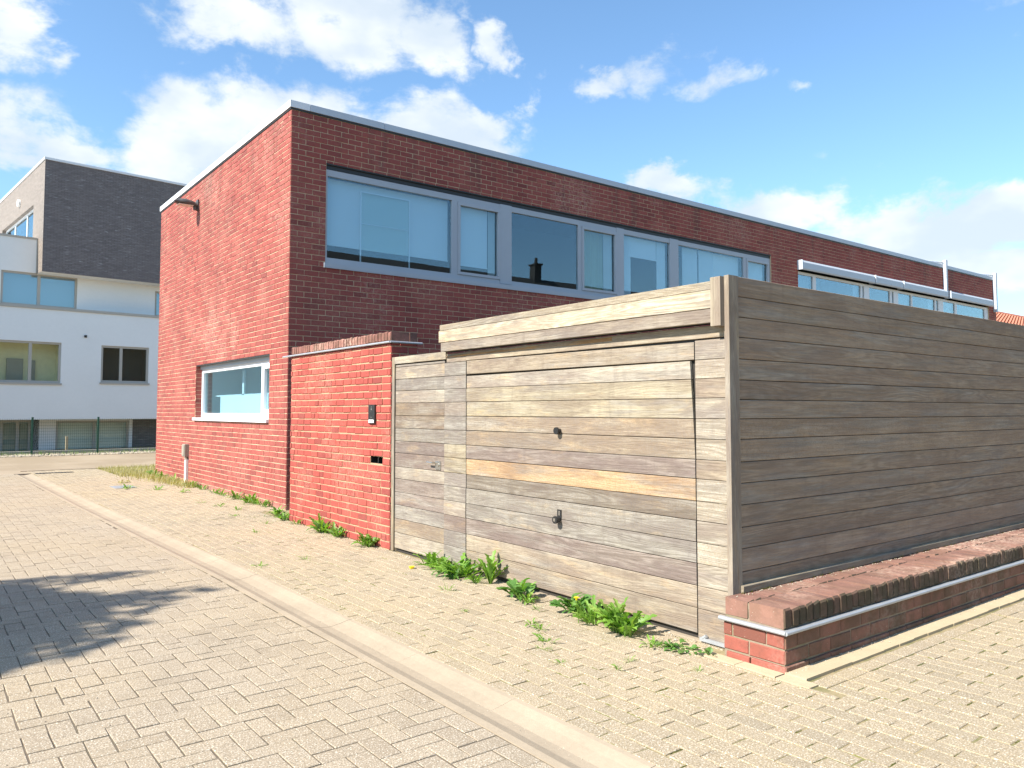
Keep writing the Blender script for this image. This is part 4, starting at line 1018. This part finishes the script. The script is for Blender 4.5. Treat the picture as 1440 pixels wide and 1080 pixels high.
mb = MB(); mb.tube((-9.9, 7.7, -.1), (-9.8, 7.65, 3.2), .19, .15, 10); mb.tube((-9.8, 7.65, 3.2), (-9.4, 7.6, 7.2), .15, .06, 8)
for k in range(9):
    t = k * 2.4; z_ = 3.4 + k * .42; mb.tube((-9.8, 7.65, z_), (-9.6 + cos(t) * 1.5, 7.65 + sin(t) * 1.5, z_ + 1.1), .055, .015, 6)
mb.build('trunk', BARK, tree)
rr = random.Random(3)
def sh(x, y, h): return (x - 1.109 * h, y + .0194 * h, h)         # the place at height h whose shade falls on (x, y)
bl = []
for (x_, y_, h, rx, ry, rz) in ((-.95, 7.15, 7.4, 1.75, 1.6, 1.3), (-2.2, 7.6, 6.4, 1.8, 1.6, 1.4), (-3.0, 7.0, 5.2, 1.6, 1.6, 1.3), (.35, 6.35, 7.6, .95, .85, .4), (-.3, 5.95, 7.2, .9, .7, .4), (.0, 7.2, 7.0, 1.0, 1.1, .6), (.6, 8.15, 7.8, 1.0, .38, .25), (1.45, 8.10, 8.0, .6, .16, .15), (1.0, 6.95, 7.7, .85, .55, .25), (1.6, 7.08, 7.9, .6, .22, .15), (.1, 7.5, 8.2, .9, .7, .4), (-.1, 5.9, 7.4, .7, .45, .3)):
    bl.append((*sh(x_, y_, h), rx, ry, rz))
mb = MB(); leafcloud(mb, bl, 34000, .09, rr); mb.build('crown', TREELEAF, tree)

# ================================================================== WEEDS
def leaf_mesh(name, kind, seed, mat):
    """one leaf about 1 unit long, growing along +y, arching up then over"""
    r_ = random.Random(seed); mb = MB(); n = 9; prev = None
    curl = r_.uniform(.5, 1.1); side = r_.uniform(-.15, .15)
    for k in range(n + 1):
        t = k / n
        if kind == 'tooth': wd = (.035 + .095 * sin(pi * min(1, t * .9 + .05)) ** 1.2) * (1.0 if k % 2 == 0 else .42) if 0 < k < n else (.02 if k == 0 else .01)
        elif kind == 'round': wd = .012 if t < .3 else .24 * sin(pi * (t - .27) / .76)
        else: wd = .022 * (1 - t) + .003
        y_ = t * (1 - .25 * curl * t); z_ = .75 * t - curl * .75 * t * t; x_ = side * t * t + r_.uniform(-.012, .012)
        i = len(mb.v); mb.v += [(x_ - wd, y_, z_ + wd * .35), (x_, y_, z_), (x_ + wd, y_ + r_.uniform(-.02, .02), z_ + wd * .35)]
        if prev is not None:
            mb.face([prev, prev + 1, i + 1, i], 0, 0); mb.face([prev + 1, prev + 2, i + 2, i + 1], 0, 0)
        prev = i
    me = bpy.data.meshes.new(name); me.from_pydata(mb.v, [], mb.f); me.materials.append(mat); me.update(); return me
LM = {'tooth': [leaf_mesh('leaf', 'tooth', 200 + i, LEAF) for i in range(6)], 'toothd': [leaf_mesh('leaf', 'tooth', 240 + i, LEAF_DK) for i in range(4)],
      'round': [leaf_mesh('leaf', 'round', 210 + i, LEAF_DK) for i in range(4)], 'blade': [leaf_mesh('blade', 'blade', 220 + i, LEAF) for i in range(4)], 'dry': [leaf_mesh('blade', 'blade', 230 + i, LEAF_DRY) for i in range(4)]}
rw = random.Random(99)
def leaf_M(c, size, spread, up, a=None):
    a = rw.uniform(0, 2 * pi) if a is None else a
    L = size * rw.uniform(.6, 1.1); r0 = rw.uniform(0, spread)
    el_ = rw.uniform(*up)
    return Matrix.Translation((c[0] + r0 * cos(a), c[1] + r0 * sin(a), 0)) @ Matrix.Rotation(a - pi / 2, 4, 'Z') @ Matrix.Rotation(el_, 4, 'X') @ Matrix.Rotation(rw.uniform(-.4, .4), 4, 'Y') @ Matrix.Diagonal((L, L, L, 1))
def weed(name, label, c, kinds, n, size, spread=.05, up=(-.3, .5), flower=0, elong=None):
    t = thing(name, label, 'weed', (c[0], c[1], 0), 'weeds growing from the joints')
    n = int(n * 1.75); size *= 1.0
    for k in range(n):
        cc = c
        if elong: u = rw.uniform(-1, 1); cc = (c[0] + elong[0] * u, c[1] + elong[1] * u)
        kd = rw.choice(kinds) if rw.random() > .07 else 'dry'; M = leaf_M(cc, size, spread, up)
        piece('leaf', rw.choice(LM[kd]), t, M)
    for k in range(flower):
        a = rw.uniform(0, 6); fx, fy = c[0] - .05 + cos(a) * .04, c[1] + sin(a) * .08; h = size * rw.uniform(.75, .95)
        mb = MB(); mb.tube((fx, fy, 0), (fx - .02, fy, h), .003, n=5); mb.build('stalk', LEAF, t)
        mb = MB()
        for q_ in range(16):
            b_ = q_ * 2 * pi / 16; i = len(mb.v); R_ = .020
            mb.v += [(fx - .02, fy, h + .004), (fx - .02 + R_ * cos(b_ - .25), fy + R_ * sin(b_ - .25), h + .008), (fx - .02 + R_ * 1.1 * cos(b_), fy + R_ * 1.1 * sin(b_), h + .007), (fx - .02 + R_ * cos(b_ + .25), fy + R_ * sin(b_ + .25), h + .008)]
            mb.face([i, i + 1, i + 2, i + 3], 0, 0)
        mb.tube((fx - .02, fy, h - .012), (fx - .02, fy, h + .012), .006, .012, 8); mb.build('flower', YELLOW, t)
    return t
weed('dandelion_plant', 'long green dandelion clump left of the garage door gap, leftmost by the wood', (4.13, 6.62), ['tooth'], 34, .20, .05, (-.2, .6), elong=(0, .16))
weed('dandelion_plant', 'large toothed dandelion clump under the left jamb of the garage door', (4.10, 6.20), ['tooth', 'tooth', 'toothd'], 46, .235, .06, (-.1, .7), elong=(0, .16))
weed('thistle_plant', 'small grey-green weed just below the large clump at the garage jamb', (3.98, 6.05), ['toothd'], 16, .13, .03, (0, .8))
weed('thistle_plant', 'tall narrow upright weed against the lowest garage board', (4.14, 5.70), ['tooth'], 9, .30, .015, (.35, .9))
weed('dandelion_plant', 'light green leaves at the foot of the tall narrow weed', (4.06, 5.80), ['tooth', 'blade'], 14, .15, .03, (0, .6))
weed('dock_plant', 'weed with broad upright leaves before the middle of the garage door', (4.03, 5.12), ['tooth', 'round', 'toothd'], 26, .20, .05, (.1, .8), elong=(.02, .10))
weed('dandelion_plant', 'yellow-green leaves right of the broad-leaved weed', (3.97, 4.95), ['tooth', 'blade'], 16, .13, .04, (0, .6))
weed('dock_plant', 'dark round-leaved weed below the black lock', (4.07, 4.50), ['round', 'toothd'], 30, .19, .05, (.1, .8), elong=(0, .07))
weed('dandelion_plant', 'bushy dandelion with a yellow flower right of the dark weed', (3.98, 4.22), ['tooth', 'blade'], 34, .20, .06, (.0, .8), flower=1, elong=(.02, .08))
weed('dandelion_plant', 'biggest bright dandelion clump near the right end of the garage door', (3.96, 3.90), ['tooth'], 44, .25, .05, (.1, 1.0), elong=(.02, .08))
weed('clover_plant', 'low dark clover patch near the corner of the garage', (4.00, 3.42), ['round', 'toothd'], 26, .09, .06, (-.2, .3), elong=(0, .10))
weed('clover_plant', 'pale trailing weed left of the dark clover patch', (3.92, 3.56), ['tooth', 'blade'], 16, .09, .06, (-.2, .3))
weed('dandelion_plant', 'small leafy weed at the base of the floor rail', (4.02, 3.18), ['round'], 4, .07, .02, (.2, .8))
for (c, n, s_, lab) in (((4.17, 8.12), 30, .21, 'dandelion clump at the right end of the red garden wall'), ((4.17, 8.95), 18, .19, 'dandelion in the middle of the garden wall foot, second from its right end'), ((4.17, 9.42), 24, .24, 'tall dandelion clump at the garden wall foot, third from its right end'),
                        ((4.18, 10.25), 10, .13, 'small weed at the garden wall foot left of the tall clump'), ((4.2, 10.75), 16, .17, 'weed at the left end of the garden wall'), ((4.30, 11.25), 20, .20, 'bushy weed at the gap between house and garden wall')):
    weed('dandelion_plant', lab, c, ['tooth', 'tooth', 'toothd'], n, s_, .05, (0, .8), elong=(0, .06))
for k, (yy, s_, lab) in enumerate(((12.45, .20, 'weed against the house front nearest its right corner'), (12.85, .2, 'second weed from the right corner of the house front'), (13.2, .26, 'tall dark weed against the house front'), (13.8, .2, 'bright weed right below the street window middle'), (14.6, .17, 'small weed below the street window'), (15.0, .16, 'low weed left of the window middle'),
                        (15.9, .18, 'weed right of the white conduit'), (16.5, .2, 'weed close to the white conduit'), (17.9, .22, 'grassy weed left of the white conduit'), (18.9, .25, 'green tuft near the far corner of the house'), (19.8, .28, 'tallest green tuft at the far corner of the house'))):
    weed('dandelion_plant', lab, (4.53, yy), ['tooth', 'blade', 'toothd'], 14, s_, .06, (0, .8), elong=(0, .10))
SM = [(3.70, 5.72, .11, 'small rosette on the paving before the garage jamb'), (3.57, 4.31, .09, 'small green tuft between pavers before the black lock'), (3.60, 4.45, .08, 'left one of two tiny tufts before the black lock'), (3.42, 4.05, .09, 'tiny tuft in a joint right of the pair of tufts'), (3.30, 3.95, .07, 'flat tuft in a joint towards the channel'),
      (3.56, 3.43, .07, 'tiny tuft on the paving before the garage corner'), (3.40, 3.38, .055, 'small sprout nearest the corner of the low wall'), (3.20, 3.66, .06, 'lone sprout in the pavement middle, right part'), (3.29, 7.79, .10, 'flat weed on the paving before the garden wall'), (2.78, 7.72, .08, 'flat weed touching the concrete channel'),
      (3.42, 5.05, .055, 'tiny sprout on the paving before the garage door'), (3.45, 17.0, .24, 'grass tuft beside the metal cover'), (3.8, 16.3, .22, 'spreading grass tuft on the far pavement'), (4.1, 15.6, .16, 'thin tuft before the white conduit'), (3.9, 13.6, .12, 'low tuft before the street window'), (4.0, 13.0, .12, 'low tuft right of the street window'), (4.05, 12.3, .12, 'tuft before the house corner'),
      (3.8, 11.6, .10, 'pale tuft before the gap'), (3.9, 10.6, .10, 'pale tuft before the garden wall left end'), (3.5, 9.9, .08, 'tiny tuft before the garden wall'), (3.55, 18.3, .25, 'far grass tuft at the edge of the verge'), (3.75, 3.05, .05, 'dry sprout beside the edging stones'), (3.9, 4.75, .08, 'small light sprout between the two big weeds')]
for (x_, y_, s_, lab) in SM:
    mb = MB(); 
    for k in range(16):
        M = leaf_M((x_, y_), s_, s_ * .5, (-.3, .4)); me = rw.choice(LM[rw.choice(['tooth', 'blade', 'blade'])]); rv = rw.random()
        b = len(mb.v); mb.v += [tuple(M @ v.co) for v in me.vertices]
        for p in me.polygons: mb.face([b + i for i in p.vertices], 0, rv)
    o = mb.build('weed_tuft', LEAF if y_ < 11 else LEAF_DRY if y_ > 17.5 else LEAF, loc=(x_, y_, 0)); tag(o, lab, 'weed', 'small tufts on the paving')
tdf = thing('dandelion_flower', 'single yellow dandelion flower lying open on the paving left of the garage door', 'flower', (3.93, 6.72, 0))
mb = MB(); mb.tube((3.93, 6.72, 0), (3.93, 6.72, .02), .02, .03, 10); mb.build('flower', YELLOW, tdf)
# dry grass on the verge and moss in the joints: nobody could count it
mb = MB()
def blade_at(x_, y_, h, mi=0):
    a = rw.uniform(0, 6.28); lean = rw.uniform(.1, .7) * h; wv = .006; i = len(mb.v)
    mb.v += [(x_ - wv * sin(a), y_ + wv * cos(a), 0), (x_ + wv * sin(a), y_ - wv * cos(a), 0), (x_ + cos(a) * lean, y_ + sin(a) * lean, h)]; mb.face([i, i + 1, i + 2], mi, rw.random())
for k in range(4200):
    blade_at(rw.uniform(3.9, 6.5), rw.uniform(20.1, 23.3), rw.uniform(.03, .13))
for k in range(1800):
    yy = rw.uniform(16.3, 20.2); blade_at(4.6 - abs(rw.gauss(0, .10 + .05 * max(0, yy - 16))), yy, rw.uniform(.03, .16))
for k in range(1500): blade_at(rw.uniform(-6, 12), rw.uniform(31.0, 31.8), rw.uniform(.05, .22), 1)
tag(mb.build('verge_grass', [LEAF_DRY, LEAF]), 'dry yellowing grass at the far corner of the house', 'grass', kind='stuff')
mb = MB()
def streak(x0_, y0_, x1_, y1_, wd):
    """a low ragged ridge of moss lying in a joint"""
    n = max(3, int(math.hypot(x1_ - x0_, y1_ - y0_) / .012)); dx, dy = x1_ - x0_, y1_ - y0_; L = math.hypot(dx, dy); nx_, ny_ = -dy / L, dx / L; prev = None; rv = rw.random()
    for k in range(n + 1):
        t = k / n; w_ = wd * rw.uniform(.5, 1.2) * (0.2 if k in (0, n) else 1); cx_, cy_ = x0_ + dx * t, y0_ + dy * t; i = len(mb.v)
        mb.v += [(cx_ - nx_ * w_, cy_ - ny_ * w_, -.007), (cx_ + rw.uniform(-.001, .001), cy_, rw.uniform(-.003, .003)), (cx_ + nx_ * w_, cy_ + ny_ * w_, -.007)]
        if prev is not None: mb.face([prev, i, i + 1, prev + 1], 0, rv); mb.face([prev + 1, i + 1, i + 2, prev + 2], 0, rv)
        prev = i
for (a, b, y0, y1) in JOINTS:
    if y0 > 12 or y0 < -.6 or a > 9.5: continue
    nz = mn.noise(Vector((a * .9, y0 * .9, 3.3))); right = y0 < 2.5
    pr_ = (.42 if right else .16) + nz * .5
    if rw.random() < pr_: u = rw.uniform(0, .4); streak(a + (b - a) * u, y0, a + (b - a) * min(1, u + rw.uniform(.3, .9)), y0, .006)
    if rw.random() < pr_ * (.35 if right else 1.0): u = rw.uniform(0, .6); streak(a, y0 + (y1 - y0) * u, a, y0 + (y1 - y0) * min(1, u + rw.uniform(.2, .6)), .005)
for x_ in [4.15 + k * .025 for k in range(170)]:
    if rw.random() < .25:
        for _ in range(5):
            xx_, r_ = x_ + rw.uniform(-.02, .02), rw.uniform(.003, .007); y_ = FY - .03 - rw.random() * .02; i = len(mb.v)
            mb.v += [(xx_ - r_, y_, .37), (xx_ + r_, y_, .37), (xx_, y_ - r_, .38 + r_)]; mb.face([i, i + 1, i + 2], 0, rw.random())
tag(mb.build('moss', MOSS), 'green moss in the joints of the pavement', 'moss', kind='stuff')
mb = MB()
def grit(x_, y_, s_, z_=0.0):
    i = len(mb.v); a = rw.uniform(0, 6)
    for k in range(5): t = a + k * 1.2566; mb.v.append((x_ + cos(t) * s_ * rw.uniform(.6, 1.1), y_ + sin(t) * s_ * rw.uniform(.6, 1.1), z_))
    mb.v.append((x_, y_, z_ + s_ * .7)); rv = rw.random()
    for k in range(5): mb.face([i + k, i + (k + 1) % 5, i + 5], 0, rv)
for k in range(2600):
    yy = rw.uniform(3.3, 20) if k % 5 else rw.uniform(-.2, 20); xw = wall_edge(yy)
    x_ = xw - abs(rw.gauss(0, .10)) if k % 5 else rw.uniform(.3, 4.2)
    grit(x_, yy, rw.uniform(.002, .009 if k % 9 else .016), .001)
for k in range(500): yy = rw.uniform(-.2, 12); grit(gx(yy) - GW + rw.gauss(.19, .05), yy, rw.uniform(.002, .007), -.026)
for k in range(500): grit(rw.uniform(4.1, 10), 2.70 - abs(rw.gauss(0, .03)), rw.uniform(.002, .008), .014)
for k in range(350): grit(KX + rw.uniform(.02, 6), FY - .05 - abs(rw.gauss(0, .02)), rw.uniform(.002, .007), .372)
tag(mb.build('grit', STONE), 'loose grit and crumbs of soil along the foot of the walls', 'grit', kind='stuff')
# metal covers
mb = MB(); mb.box(2.42, 3.25, 22.25, 22.5, -.02, .004)
for k in range(12): mb.box(2.45 + k * .066, 2.48 + k * .066, 22.28, 22.47, .004, .010)
tag(mb.build('drain_grate', DARKMET, loc=(2.83, 22.37, 0)), 'dark drain grate at the far end of the channel', 'drain grate')
mb = MB(); mb.box(3.22, 3.62, 17.1, 17.7, -.02, .006); mb.box(3.25, 3.59, 17.13, 17.67, .006, .009)
tag(mb.build('metal_cover', ZINC, loc=(3.42, 17.4, 0)), 'flat grey-blue metal cover in the pavement', 'cover')
